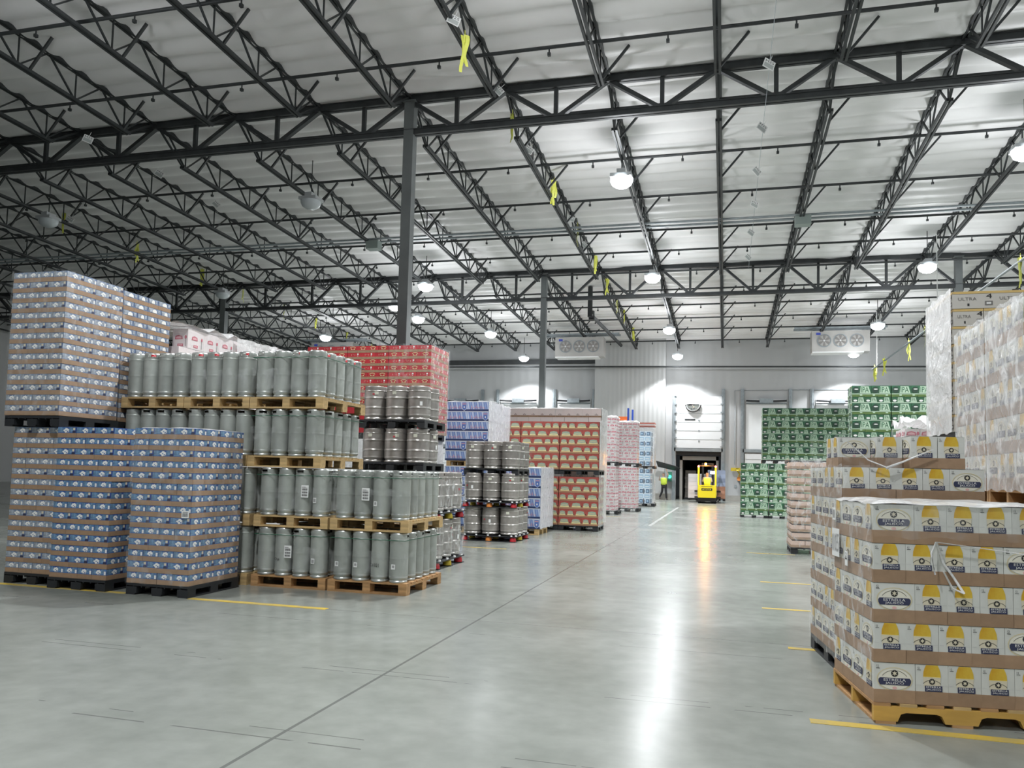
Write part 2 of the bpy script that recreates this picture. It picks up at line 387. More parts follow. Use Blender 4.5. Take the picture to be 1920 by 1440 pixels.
def girder(y, dep, x0, x1, label):
    e = bpy.data.objects.new('roof_girder', None); COL.objects.link(e); z = roof(y)-.06; e.location = (0, y, z); tagp(e, label, 'girder')
    def chord(zz, h):
        b = MB(); b.box(x0, -.11, zz-h, x1, -.02, zz, STEEL); b.box(x0, .02, zz-h, x1, .11, zz, STEEL); b.box(x0, -.14, zz-.02, x1, .14, zz, STEEL); return b
    ob('top_chord', chord(0, .17), e); ob('bottom_chord', chord(-dep+.14, .14), e)
    v = MB().box(-.05, -.05, -dep+.1, .05, .05, -.1, STEEL).build('vertical')
    n1 = MB(); n1.bar((0, 0, -.1), (1.32, 0, -dep+.1), .1, .13, STEEL, (0, 1, 0)); n1 = n1.build('diagonal')
    n2 = MB(); n2.bar((0, 0, -.1), (-1.32, 0, -dep+.1), .1, .13, STEEL, (0, 1, 0)); n2 = n2.build('diagonal')
    k = math.ceil((x0+8.15)/2.64)
    while -8.15+2.64*k < x1-1.4:
        x = -8.15+2.64*k; 
        for nm, me, xx in (('vertical', v, x+1.32), ('diagonal', n1, x), ('diagonal', n2, x+2.64)):
            o = bpy.data.objects.new(nm, me); COL.objects.link(o); o.parent = e; o.location = (xx, 0, 0)
        k += 1
girder(19.0, 1.06, -32.5, 14, 'dark steel roof girder spanning across above the near column')
girder(35.2, 1.42, -46, 26, 'dark steel roof girder across the hall at the far columns')
def column(x, y, label, w=.26):
    b = MB(); t = w/2; z1 = roof(y)-.24
    b.box(-t, -t, .02, t, t, z1, COLM)
    o = ob('steel_column', b, None, (x, y, 0), 0, label=label, cat='column', group='square columns')
    ob('base_plate', MB().box(-t-.1, -t-.1, 0, t+.1, t+.1, .02, COLM), o); ob('cap_plate', MB().box(-t-.05, -t-.05, z1, t+.05, t+.05, z1+.03, COLM), o)
column(-8.12, 19.0, 'nearest tall grey square column, behind the red crates', .27)
column(-8.12, 35.2, 'grey square column rising behind the white and red cartons')
column(-25.05, 35.2, 'grey square column at far left above the white wrapped cartons', .3)
column(9.05, 35.2, 'grey square column at right behind the tall wrapped stack')
# sprinkler pipes
SPR = MB(); SPR.tube([(0, 0, 0), (0, 0, -.14)], .018, STEEL, 6); SPR.box(-.035, -.035, -.2, .035, .035, -.13, STEEL); SPR = SPR.build('sprinkler_head')
PD = ['near the camera', 'second from the front', 'just before the near girder', 'just past the near girder', 'second past the near girder', 'third past the near girder',
      'beside the conduits', 'just past the conduits', 'at the far girder', 'first past the far girder', 'second past the far girder', 'third past the far girder', 'fourth past the far girder', 'nearest the dock wall']
for i, y in enumerate(PIPE_Y):
    z = roof(y)-.4; x0, x1 = (-32, 14) if y < 19 else (-45.5, 27)
    o = ob('sprinkler_pipe', MB().tube([(0, 0, 0), (x1-x0, 0, 0)], .042, STEEL, 8), None, (x0, y, z), 0, label='black sprinkler pipe across the roof, '+PD[i], cat='pipe', group='sprinkler pipes')
    n = int((x1-x0)/2.64)
    for q in range(n):
        xx = -8.15+2.64*(q+math.ceil((x0+8.15)/2.64))+(1.0 if i % 2 else 1.6)
        if xx < x1-.2: 
            c = bpy.data.objects.new('sprinkler_head', SPR); COL.objects.link(c); c.parent = o; c.location = (xx-x0, 0, 0)
b = MB()
for q in range(4): b.tube([(0, q*.2, q % 2*.05), (71, q*.2, q % 2*.05)], .035, GALV, 6)
ob('conduit_bundle', b, None, (-45, 27.6, roof(28)-.93+.15), 0, label='bundle of pale grey conduits running across under the roof', cat='conduit')
ob('junction_box', MB().box(-.25, -.2, -.16, .25, .2, .16, mat('box_green_grey', (.25, .3, .28), .5)), None, (2.45, 27.7, 10.15), 0, label='grey green junction box under the conduits, right side', cat='junction box', group='junction boxes')
ob('junction_box', MB().box(-.25, -.2, -.16, .25, .2, .16, MATS['box_green_grey']), None, (-13.2, 27.7, 10.1), 0, label='grey green junction box under the conduits, left side', cat='junction box', group='junction boxes')
b = MB(); b.tube([(-6.45, 38, 10.65), (-6.45, 38, 9.15)], .12, STEEL, 12); b.tube([(-6.45, 38, 9.3), (-6.46, 44, 9.52), (-6.48, 50.2, 9.72)], .1, STEEL, 12); b.tube([(-6.45, 38.5, 9.1), (-6.45, 38.5, 9.55)], .15, STEEL, 12)
ob('sprinkler_main', b, None, label='thick black drop pipe bending towards the dock wall', cat='pipe')
ob('wall_pipe', MB().tube([(-30, 0, .35), (-8, 0, .2), (12, 0, 0), (27, 0, 0)], .05, STEEL, 8), None, (0, 50.4, 8.2), 0, label='long thin black pipe running along the dock wall', cat='pipe')
b = MB(); b.tube([(.2, 0, 2.3), (.2, 0, 6.95), (5.2, 0, 7.0), (12, 0, 7.05)], .02, GALV, 6); ob('wall_conduit', b, None, (.45-.1, YB-.06, 0), 0, label='thin grey conduit framing the wall right of open dock', cat='conduit')
# ------------------------------------------------------------------ lamps
LENS = mat('lamp_lens', (.9, .96, 1.0), .4, emit=14)
LOFF = mat('lamp_lens_off', (.5, .54, .56), .3)
HOUS = mat('lamp_housing', (.5, .52, .53), .4, .3)
def lamp(x, y, on, label, z=None, power=1.0, spill=1.0):
    z = z or roof(y)-1.45
    h = MB(); h.box(-.3, -.26, 0, .3, .26, .1, HOUS); h.box(-.12, -.2, .1, .12, .2, .24, HOUS); h = ob('high_bay_lamp', h, None, (x, y, z), 0, label=label, cat='lamp', group='high bay lamps')
    ob('lens', MB().lathe([(.001, -.26), (.16, -.24), (.27, -.17), (.32, -.06), (.32, 0)], LENS if on else LOFF, 20), h)
    ob('hanger', MB().tube([(0, 0, .24), (0, 0, roof(y)-z-.13)], .015, STEEL, 6), h)
    if on:
        ld = bpy.data.lights.new('lamp_light', 'SPOT'); ld.energy = LAMP_W*power*4; ld.spot_size = R(LAMP_CONE); ld.spot_blend = .22
        ld.shadow_soft_size = .22; ld.color = (.96, .98, 1.0)
        lo = bpy.data.objects.new('lamp_light', ld); COL.objects.link(lo); lo.parent = h; lo.location = (0, 0, -.34)
        pd = bpy.data.lights.new('lamp_spill', 'POINT'); pd.energy = LAMP_W*power*SPILL*spill; pd.color = (.95, .97, 1.0); pd.shadow_soft_size = .3
        po = bpy.data.objects.new('lamp_spill', pd); COL.objects.link(po); po.parent = h; po.location = (0, 0, -.5)
rowd = {-22.9: 'far left row', -12.7: 'left row', -2.9: 'aisle row', 7.2: 'right row', 17.3: 'far right row'}
yd = {-8: 'farther behind', 2: 'just behind', 12: 'overhead', 22: 'first', 32: 'second', 42: 'third', 49.6: 'nearest the wall'}
def PW_(x, y): return .4 if x < -12 and y < 15 else (.95 if x == -2.9 and y < 15 else (.7 if y > 45 else 1.0))
for x, rn in rowd.items():
    for y, yn in yd.items():
        if x == -12.7 and y == 12: y = 10.9
        if x in (-22.9,) and y < 20: continue
        if x == 17.3 and y in (2, 22): continue
        on = not ((x == -12.7 and y in (22, 2)) or (x == 7.2 and y < 5) or (x == -22.9 and y in (22, 32)))
        lamp(x, y, on, power=PW_(x, y), spill=.35 if y > 45 else 1.0, label='%s high bay lamp, %s of the %s' % ('glowing' if on else 'unlit', yn+(' in line' if y < 49 else ''), rn))
lamp(-15.7, 35.6, True, 'glowing high bay lamp left of the near column, nearer of two', 9.5, .15)
lamp(-15.6, 38.4, True, 'glowing high bay lamp beside the near column, farther of two', 9.4, .15)
# ------------------------------------------------------------------ hanging tags and ribbons
TAGM = MB(); TAGM.box(-.13, -.004, -.2, .13, .004, 0, PAPER)
fr = (Vector((-.13, -.006, -.2)), Vector((1, 0, 0)), Vector((0, 0, 1)))
TAGM.text(fr, 'H25', .13, .155, .2, .055, BLACKI); TAGM.rect(fr, .02, .02, .24, .11, mat('tag_grey', (.45, .48, .47), .5)); TAGM.tube([(0, 0, 0), (0, 0, .12)], .006, PAPER, 5); TAGM = TAGM.build('row_tag')
def ribbon_mesh(sd):
    rnd = random.Random(sd); b = MB()
    for q in range(3):
        x = rnd.uniform(-.05, .05); L = rnd.uniform(.55, .85); pts = []; n = 7
        vs = []
        for i in range(n+1):
            t = i/n; dx = x+.03*math.sin(t*5+q)+q*.02*t; dy = .03*math.cos(t*6+q*2)
            wd = .05*(1-.3*t); vs += [(dx-wd, dy, -t*L), (dx+wd, dy+.01, -t*L)]
        b.add(vs, [(2*i, 2*i+2, 2*i+3, 2*i+1) for i in range(n)], RIBB)
    b.tube([(0, 0, 0), (0, 0, .1)], .008, RIBB, 5)
    return b.build('ribbon')
RB = [ribbon_mesh(i) for i in range(3)]
def tagline(pts, rows, what):
    for i, (x, y, z, kind) in enumerate(pts):
        pos = ORD[i+1]
        if kind == 't': place(('hanging_tag', 'tag', TAGM, []), (x, y, z), .5, 'white row tag hung from the roof, %s item along the %s' % (pos, what), 'hanging row tags').rotation_euler[1] = .35+.2*(i % 3)
        else: place(('yellow_ribbon', 'ribbon', RB[i % 3], []), (x, y, z), i*.7, 'yellow ribbon streamer hung from the roof, %s item along the %s' % (pos, what), 'yellow ribbons')
J1 = -5.38
tagline([(J1, 14.7, 10.75, 't'), (J1+.04, 15.2, 10.62, 'r'), (J1, 18.1, 10.9, 't'), (J1, 19.2, 10.75, 'r'), (J1, 21.2, 10.68, 't'), (J1, 24.4, 10.9, 'r'), (J1, 27.5, 10.72, 't'), (J1+.05, 28.3, 10.65, 'r'),
         (J1, 30.5, 10.6, 't'), (J1, 32.7, 10.7, 'r'), (J1, 36.3, 10.6, 'r'), (J1, 39.8, 10.5, 'r'), (J1, 42.9, 10.5, 'r'), (J1, 47.3, 10.3, 'r'), (J1+.1, 48.5, 10.1, 't')], 0, 'aisle joist')
tagline([(.85, 16.8, 10.2, 't'), (.85, 19.7, 10.1, 't'), (.85, 22.6, 10.1, 't'), (.85, 25.3, 10.1, 't'), (.85, 28.3, 10.1, 't'), (.85, 31.2, 10.0, 't')], 0, 'right wire')
ob('hanging_wire', MB().tube([(.85, 14, 10.35), (.85, 33, 10.0)], .006, GALV, 4), None, label='thin wire carrying white tags under the roof', cat='wire')
tagline([(-24.4, 24.1, 10.9, 'r'), (-23.7, 23.8, 10.6, 't'), (-24.2, 27.8, 10.8, 'r'), (-24.0, 27.0, 10.6, 't'), (-24.2, 31, 10.4, 't'), (-24.2, 32.2, 10.8, 'r'), (-24.2, 33.6, 10.6, 't'), (-24.2, 35.5, 10.7, 'r'),
         (-24.1, 39.3, 10.6, 'r'), (-24, 42.7, 10.5, 'r'), (-24, 46.8, 10.4, 'r'), (-23.9, 50.4, 10.1, 'r')], 0, 'far left line')
tagline([(-17.1, 17.6, 10.5, 't'), (-17.1, 20.5, 10.6, 't'), (-17.1, 23.4, 10.6, 't')], 0, 'left line')
# right hand rail with ribbons
ob('suspended_rail', MB().tube([(7.05, 42.6, 7.05), (7.05, 10, 7.05)], .035, GALV, 8), None, label='thin metal rail hung under the roof at right with ribbons', cat='rail')
for i, (y, s) in enumerate(((42, 0), (39.5, 1), (34.5, 2), (31.8, 1), (22, 0))):
    place(('yellow_ribbon', 'ribbon', RB[s], []), (7.05, y, 7.15), .4*i, 'yellow ribbon streamer on the right rail, %s from its far end' % ORD[i+1], 'yellow ribbons')
for i, y in enumerate((41.4, 30, 18)):
    ob('rail_rod', MB().tube([(7.05, y, 7.05), (7.05, y, roof(y)-.9)], .014, PAPER, 6), None, label='white drop rod holding the right rail, %s from far end' % ORD[i+1], cat='rod', group='rail rods')
# ------------------------------------------------------------------ evaporator fans
EVM = mat('evaporator_metal', (.48, .47, .45), .45, .4, noise=.1, nscale=2)
def evaporator(x, y, z, wdt, label):
    e = bpy.data.objects.new('fan_unit', None); COL.objects.link(e); e.location = (x, y, z); tagp(e, label, 'cooling fan', 'evaporator fan units')
    b = MB(); b.box(-wdt/2, 0, 0, wdt/2, .9, 1.15, EVM); b.box(-wdt/2+.02, -.03, .0, wdt/2-.3, .9, -.07, mat('drip_tray', (.85, .86, .86), .3)); ob('housing', b, e)
    for k in range(3):
        cx = -wdt/2+.63+k*.83; c = MB()
        pr = []
        fr = (Vector((cx, -.02, .6)), Vector((1, 0, 0)), Vector((0, 0, 1)))
        c.ring(fr, 0, 0, .37, .37, .05, GALV, .02); c.ell(fr, 0, 0, .33, .33, mat('fan_dark', (.26, .245, .235), .5), .001, 24)
        for q in range(5): c.ring(fr, 0, 0, .07+q*.055, .07+q*.055, .008, EVM, .035)
        c.ell(fr, 0, 0, .05, .05, DPAN, .04, 12); fg = ob('fan_guard', c, e)
        bl = MB()
        for q in range(6):
            a = q*math.pi/3; bl.pl(fr, [(.05*math.cos(a), .05*math.sin(a)), (.3*math.cos(a-.25), .3*math.sin(a-.25)), (.31*math.cos(a+.25), .31*math.sin(a+.25))], EVM, .012)
        ob('fan_blades', bl, fg)
    ob('maker_plate', MB().box(-wdt/2+.22, -.02, .92, -wdt/2+.45, -.003, 1.05, mat('blue_plate', (.05, .08, .45), .4)), e)
    rl = MB(); rl.box(-wdt/2-.9, .1, 1.3, wdt/2+.9, .2, 1.4, GALV); rl.box(-wdt/2-.9, .7, 1.3, wdt/2+.9, .8, 1.4, GALV)
    for sx in (-1, 1):
        for yy in (.15, .75): rl.box(sx*wdt*.4-.02, yy-.02, 1.1, sx*wdt*.4+.02, yy+.02, roof(y)-z-.8, GALV)
    ob('support_rails', rl, e)
evaporator(-8.42, 46, 8.42, 2.9, 'three fan evaporator unit hung left of the ribbed wall')
evaporator(6.02, 46, 8.5, 2.95, 'three fan evaporator unit hung at right above green cartons')
evaporator(-24.6, 46, 8.4, 2.95, 'dim three fan evaporator unit hung at left above the kegs')
# ------------------------------------------------------------------ wall items near the open dock
b = MB(); fr = (Vector((-2.05, YB-.16, 6.08)), Vector((1, 0, 0)), Vector((0, 0, 1)))
vs = []; fs = []; nu, nv = 16, 6
for j in range(nv+1):
    for i in range(nu+1):
        th = math.pi*i/nu; ph = math.pi/2*j/nv
        vs.append((.46*math.cos(th)*math.cos(ph), -.42*math.sin(ph), -.46*math.sin(th)*math.cos(ph)))
for j in range(nv):
    for i in range(nu): fs.append((j*(nu+1)+i, j*(nu+1)+i+1, (j+1)*(nu+1)+i+1, (j+1)*(nu+1)+i))
b.add(vs, fs, mat('mirror_dome', (.75, .75, .74), .06, 1.0), True)
o = ob('dome_mirror', b, None, (-2.0, YB-.14, 6.05), 0, label='half dome convex safety mirror on the raised dock door', cat='mirror')
rim = MB(); rim.tube([(.47*math.cos(math.pi*i/16), 0, -.47*math.sin(math.pi*i/16)) for i in range(17)], .025, BPLAS, 6); ob('rim', rim, o)
b = MB(); b.box(-.3, -.5, 0, .3, -.3, .2, YELP); b.tube([(.1, -.4, 0), (.25, -.2, -.2), (.15, 0, -.35)], .04, YELP, 8)
o = ob('dock_light', b, None, (.62, YB, 1.9), 0, label='yellow swing arm dock light on wall right of open dock', cat='lamp'); ob('lamp_head', MB().tube([(.1, -.55, .1), (.1, -.72, .1)], .1, YELP, 10), o)
b = MB(); b.tube([(0, -.1, 0), (0, -.3, 0)], .13, ORANP, 14); o = ob('alarm_bell', b, None, (.82, YB, 1.42), 0, label='small orange alarm bell on wall below the dock light', cat='alarm'); ob('mount_box', MB().box(-.1, -.1, -.14, .1, 0, .14, GALV), o)
ob('wall_switch', MB().box(-.06, -.08, -.08, .06, 0, .08, GALV), None, (.62, YB, .95), 0, label='small grey switch box on wall right of open dock', cat='switch')
b = MB(); b.box(-.14, -.15, -.3, .14, 0, .3, mat('signal_body', (.05, .2, .14), .5)); o = ob('signal_light', b, None, (-3.42, YB, 1.45), 0, label='green signal light box on wall left of open dock', cat='signal light')
ob('green_lens', MB().tube([(0, -.15, 0), (0, -.2, 0)], .11, mat('green_glow', (.05, .9, .5), .3, emit=2.5), 14), o)
# trailer backed up to the open dock
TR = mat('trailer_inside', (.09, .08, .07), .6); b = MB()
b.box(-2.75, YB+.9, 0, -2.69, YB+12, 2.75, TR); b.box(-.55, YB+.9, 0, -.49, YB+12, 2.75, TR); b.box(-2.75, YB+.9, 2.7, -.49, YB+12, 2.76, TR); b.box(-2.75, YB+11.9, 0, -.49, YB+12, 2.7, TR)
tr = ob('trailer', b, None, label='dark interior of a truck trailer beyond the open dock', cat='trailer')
b = MB(); WH = mat('trailer_frame', (.5, .47, .43), .5); b.box(-2.85, YB+.8, 0, -2.68, YB+.92, 2.8, WH); b.box(-.58, YB+.8, 0, -.42, YB+.92, 2.8, WH); b.box(-2.85, YB+.8, 2.55, -.42, YB+.92, 2.8, WH); ob('door_frame', b, tr)
b = MB(); b.box(-3.2, YB+.3, 0, -3.06, YB+.9, 4, BPLAS); b.box(-.27, YB+.3, 0, -.13, YB+.9, 4, BPLAS); b.box(-3.2, YB+.3, 2.85, -.13, YB+.9, 4, BPLAS)
ob('dock_seal', b, None, label='black foam dock seal framing the open doorway', cat='dock seal')
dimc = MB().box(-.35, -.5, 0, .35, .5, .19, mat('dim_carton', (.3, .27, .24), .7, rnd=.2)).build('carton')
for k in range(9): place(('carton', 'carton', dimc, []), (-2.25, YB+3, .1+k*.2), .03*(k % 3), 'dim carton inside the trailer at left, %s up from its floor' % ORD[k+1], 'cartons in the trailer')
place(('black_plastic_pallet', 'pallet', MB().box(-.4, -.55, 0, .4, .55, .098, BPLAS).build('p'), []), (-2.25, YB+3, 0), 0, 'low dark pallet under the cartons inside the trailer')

# ================================================================== FLOOR LINES
LINE = mat('yellow_floor_paint', (.62, .43, .05), .45, noise=.45, nscale=6, col2=(.45, .35, .12))
def fline(x0, x1, y, label, w=.09): ob('floor_line', MB().box(x0, y-w/2, 0, x1, y+w/2, .003, LINE), None, label=label, cat='floor marking', group='yellow floor lines')
fline(-9.6, -6.62, 7.76, 'worn yellow floor line in front of the far left blue stacks')
fline(-5.76, -4.07, 7.73, 'yellow floor line ending before the wooden pallets of kegs', .1)
fline(.52, 3.2, 5.37, 'yellow floor line beside the front right wooden pallet', .09)
fline(-5.0, -4.1, 15.0, 'thin yellow floor line before the barrel kegs on red blocks', .07)
fline(.55, 2.4, 7.57, 'yellow floor line behind the front right stack, nearest camera', .08)
fline(.42, 1.5, 9.75, 'pale yellow floor line, second behind the front right stack', .07)
fline(.5, 1.5, 12.19, 'pale yellow floor line, third behind the front right stack', .07)
fline(.42, 1.34, 16.75, 'thin yellow floor line before the orange tinted stack', .06)
fline(-4.3, -3.6, 28.4, 'short yellow floor line before the white cartons at left', .06)
ob('floor_line', MB().box(-2.22, 24, 0, -2.12, 39, .003, mat('white_floor_paint', (.42, .43, .41), .4, noise=.4, nscale=5)), None, label='faded white floor line running down the aisle towards the dock', cat='floor marking')
# ================================================================== PALLETS
def wood_pallet(W, D, M, rnd_seed=0):
    """block pallet, local origin at front left corner centre of base -> centred"""
    hw, hd = W/2, D/2; dk = MB(); n = 7; bw = D/(n+1.6)
    for i in range(n):
        y = -hd+bw/2+i*(D-bw)/(n-1); dk.box(-hw, y-bw/2+.004, .122, hw, y+bw/2-.004, .142, M)
    for sx in (-hw, -.05, hw-.1): dk.box(sx, -hd, .1, sx+.1, hd, .122, M)
    bl = MB().box(-.05, -.065, .02, .05, .065, .1, M).build('block')
    bt = MB()
    for y in (-hd, -.06, hd-.12): bt.box(-hw, y, 0, hw, y+.12, .02, M)
    parts = [('deck', dk.build('deck'), (0, 0, 0))]
    for sx in (-hw+.05, 0, hw-.05):
        for sy in (-hd+.066, 0, hd-.066): parts.append(('block', bl, (sx, sy, 0)))
    parts.append(('bottom_boards', bt.build('bottom_boards'), (0, 0, 0)))
    return ('wooden_pallet', 'pallet', None, parts)
def plastic_pallet(W, D, H=.13):
    hw, hd = W/2, D/2; dk = MB().box(-hw, -hd, H-.03, hw, hd, H, BPLAS)
    for k in range(9): x = -hw+k*W/8-.006; dk.box(max(x, -hw), -hd, H-.045, min(x+.012, hw), hd, H-.03, BPLAS)
    ft = MB().box(-.07, -.07, .018, .07, .07, H-.04, BPLAS).build('foot'); bt = MB()
    for x in (-hw, -.06, hw-.12): bt.box(x, -hd, 0, x+.12, hd, .018, BPLAS)
    parts = [('deck', dk.build('deck'), (0, 0, 0))]
    for sx in (-hw+.07, 0, hw-.07):
        for sy in (-hd+.07, 0, hd-.07): parts.append(('foot', ft, (sx, sy, 0)))
    parts.append(('runner', bt.build('runner'), (0, 0, 0)))
    return ('black_plastic_pallet', 'pallet', None, parts)
def keg_rack(W, D):
    hw, hd = W/2, D/2; dk = MB().box(-hw, -hd, .105, hw, hd, .125, BPLAS)
    for k in range(5): dk.tube([(-hw+.1+k*(W-.2)/4, -hd+.02, .125), (-hw+.1+k*(W-.2)/4, -hd+.02, .15)], .022, PAPER, 8)
    for k in range(4): dk.tube([(hw-.02, -hd+.1+k*(D-.2)/3, .125), (hw-.02, -hd+.1+k*(D-.2)/3, .15)], .022, PAPER, 8)
    bt = MB()
    for y in (-hd, -.05, hd-.1): bt.box(-hw, y, 0, hw, y+.1, .015, BPLAS)
    parts = [('deck', dk.build('deck'), (0, 0, 0))]
    fm = {}
    for c_, m_ in (('r', REDP), ('y', YELP), ('o', ORANP)):
        q = MB(); q.lathe([(.07, .015), (.068, .06), (.05, .105)], m_, 12); fm[c_] = q.build('foot')
    for i, sx in enumerate((-hw+.08, 0, hw-.08)):
        for j, sy in enumerate((-hd+.08, 0, hd-.08)):
            c_ = 'y' if j == 1 else ('r' if (i+j) % 2 == 0 or j == 2 else 'o'); nm = {'r': 'red block', 'y': 'yellow block', 'o': 'orange block'}[c_]
            parts.append(('block', fm[c_], (sx, sy, 0), None, nm))
    parts.append(('bottom_boards', bt.build('bottom_boards'), (0, 0, 0)))
    return ('keg_pallet', 'pallet', None, parts)
PW = wood_pallet(1.03, 1.2, PWOOD); PWO = wood_pallet(1.03, 1.2, OWOOD)
PB8 = plastic_pallet(.82, .96); PB10 = plastic_pallet(1.06, .98); PBH = plastic_pallet(1.22, 1.02, .14); PBG = plastic_pallet(1.02, 1.0)
KR = keg_rack(1.24, 1.22); KR1 = keg_rack(1.04, 1.22); PBE = plastic_pallet(1.02, .9)
# ================================================================== CARTONS
def wrap4(L, W, fn):
    F = faces4(L, W)
    return F
def can_case(name, ink, ink2):
    """flat twelve pack with blue art above a cardboard tray; long side .266"""
    L, W, H = .266, .196, .1245; b = MB().box(-L/2, -W/2, .002, L/2, W/2, H, ink); F = faces4(L, W); rnd = random.Random(3)
    for key, w_ in (('F', L), ('B', L), ('L', W), ('R', W)):
        f = F[key]
        b.rect(f, 0, .05, w_, H, ink, .0002)
        cx = w_*.46; s = .75 if w_ < .25 else 1
        b.pl(f, [(0, .06), (w_*.3, .066), (w_*.36, .098), (w_*.2, .121), (0, .118)], ink2, .001)
        b.pl(f, [(w_*.62, .06), (w_*.8, .075), (w_*.84, .118), (w_*.7, .123), (w_*.6, .1)], ink2, .001)
        pts = []
        for k in range(14):
            a = 2*math.pi*k/14; r = rnd.uniform(.62, 1.05); pts.append((cx+.05*s*r*math.cos(a), .086+.031*r*math.sin(a)))
        b.pl(f, pts, WHITEI, .002)
        b.rect(f, cx-.022*s, .062, cx-.006*s, .084, WHITEI, .0025); b.rect(f, cx+.01*s, .066, cx+.026*s, .08, ink, .003); b.rect(f, cx-.012*s, .08, cx+.004*s, .09, ink, .003)
        if w_ > .25: b.rect(f, w_*.83, .088, w_*.94, .117, CREAM, .002); b.rect(f, w_*.8, .056, w_*.97, .08, NAVY, .002)
        else: b.rect(f, w_*.84, .06, w_*.97, .1, WHITEI, .0015)
    body = b.build('carton')
    t = MB(); e = .003; t.box(-L/2-e, -W/2-e, 0, L/2+e, W/2+e, .054, CARD)
    return (name, 'case of cans', None, [('carton', body, (0, 0, 0)), ('tray', t.build('tray'), (0, 0, 0))])
BLUE1 = can_case('can_case', mat('blue_case_print', (.04, .075, .30), .35, noise=.5, nscale=26, col2=(.09, .2, .42), rnd=.1), mat('blue_case_sky', (.2, .36, .56), .35, noise=.5, nscale=30))
BLUE2 = can_case('can_case', mat('steel_blue_case_print', (.12, .17, .31), .3, noise=.5, nscale=26, col2=(.24, .32, .44), rnd=.12), mat('steel_blue_case_sky', (.48, .54, .62), .3, noise=.5, nscale=30))
def estrella(tray_h=.08):
    L, W, H = .243, .19, .243; b = MB().box(-L/2, -W/2, .003, L/2, W/2, H, WHITEC); F = faces4(L, W)
    for key in 'FB':
        f = F[key]; cx, cy = L/2, .145
        b.ring(f, cx, cy, .106, .072, .0035, GOLD, .0008); b.ell(f, cx, cy, .098, .064, mat('cream_oval', (.78, .75, .64), .5), .0006)
        b.ring(f, cx, cy-.015, .085, .07, .0025, BLACKI, .0012, 20, 30, 80); b.ring(f, cx, cy-.015, .085, .07, .0025, BLACKI, .0012, 20, 100, 150)
        b.pl(f, [(cx-.088, cy-.036), (cx-.096, cy-.018), (cx-.096, cy-.002), (cx-.088, cy+.008), (cx+.088, cy+.008), (cx+.096, cy-.002), (cx+.096, cy-.018), (cx+.088, cy-.036)], NAVY, .0018)
        b.text(f, 'ESTRELLA', cx, cy-.004, .13, .0165, WHITEI, .0026); b.text(f, 'JALISCO', cx, cy-.025, .11, .0165, WHITEI, .0026)
        b.ell(f, cx, cy+.036, .021, .021, BLACKI, .0018, 18); b.star(f, cx, cy+.036, .017, CREAM, .0026)
        b.ell(f, cx, .092, .014, .009, PINKI, .0016, 12)
        b.rect(f, .012, H-.03, .03, H-.028, BLACKI, .001); b.text(f, '12', .021, H-.018, .013, .012, BLACKI, .001); b.rect(f, .012, H-.036, .034, H-.033, BLACKI, .001)
    for key in 'LR':
        f = F[key]; cx = W*.5
        gl = [(cx-.052, .12)]+[(cx-.052+.004*math.sin(k)*0, .12+k*.01) for k in range(1, 8)]
        top = [(cx-.05, .2), (cx-.043, .222), (cx-.034, H-.001), (cx+.034, H-.001), (cx+.043, .222), (cx+.05, .2)]
        b.pl(f, [(cx-.052, .168), (cx+.052, .168)]+list(reversed(top)), YEL, .001)
        b.pl(f, [(cx-.052, .168), (cx-.048, .112), (cx+.048, .112), (cx+.052, .168)], CREAM, .001)
        b.rect(f, cx-.052, .168, cx+.052, .1705, mat('pale_yellow_line', (.9, .8, .35), .5), .0018)
        b.ring(f, cx, .112, .058, .04, .0025, BLACKI, .0018, 14, 25, 75); b.ring(f, cx, .112, .058, .04, .0025, BLACKI, .0018, 14, 105, 155)
        b.ell(f, cx, .142, .018, .018, BLACKI, .0022, 18); b.star(f, cx, .142, .0145, CREAM, .003)
        b.rect(f, cx-.042, .082, cx+.06, .117, NAVY, .0022); b.text(f, 'ESTRELLA', cx+.009, .109, .086, .011, WHITEI, .003); b.text(f, 'JALISCO', cx+.009, .093, .086, .012, WHITEI, .003)
        b.rect(f, .003, .118, .03, .1195, mat('faint_seam', (.5, .5, .5), .6), .001); b.rect(f, W-.034, .118, W-.003, .1195, MATS['faint_seam'], .001)
        b.text(f, '12', .016, H-.02, .012, .012, BLACKI, .001); b.rect(f, .008, H-.034, .03, H-.031, BLACKI, .001)
    b.box(-L/2+.02, -W/2-.0005, H, L/2-.01, W/2+.0005, H+.002, BLACKI)
    t = MB(); e = .0025; t.box(-L/2-e, -W/2-e, 0, L/2+e, W/2+e, tray_h, CARD)
    return ('beer_carton', 'carton', None, [('carton', b.build('carton'), (0, 0, 0)), ('tray', t.build('tray'), (0, 0, 0))])
EST = estrella()
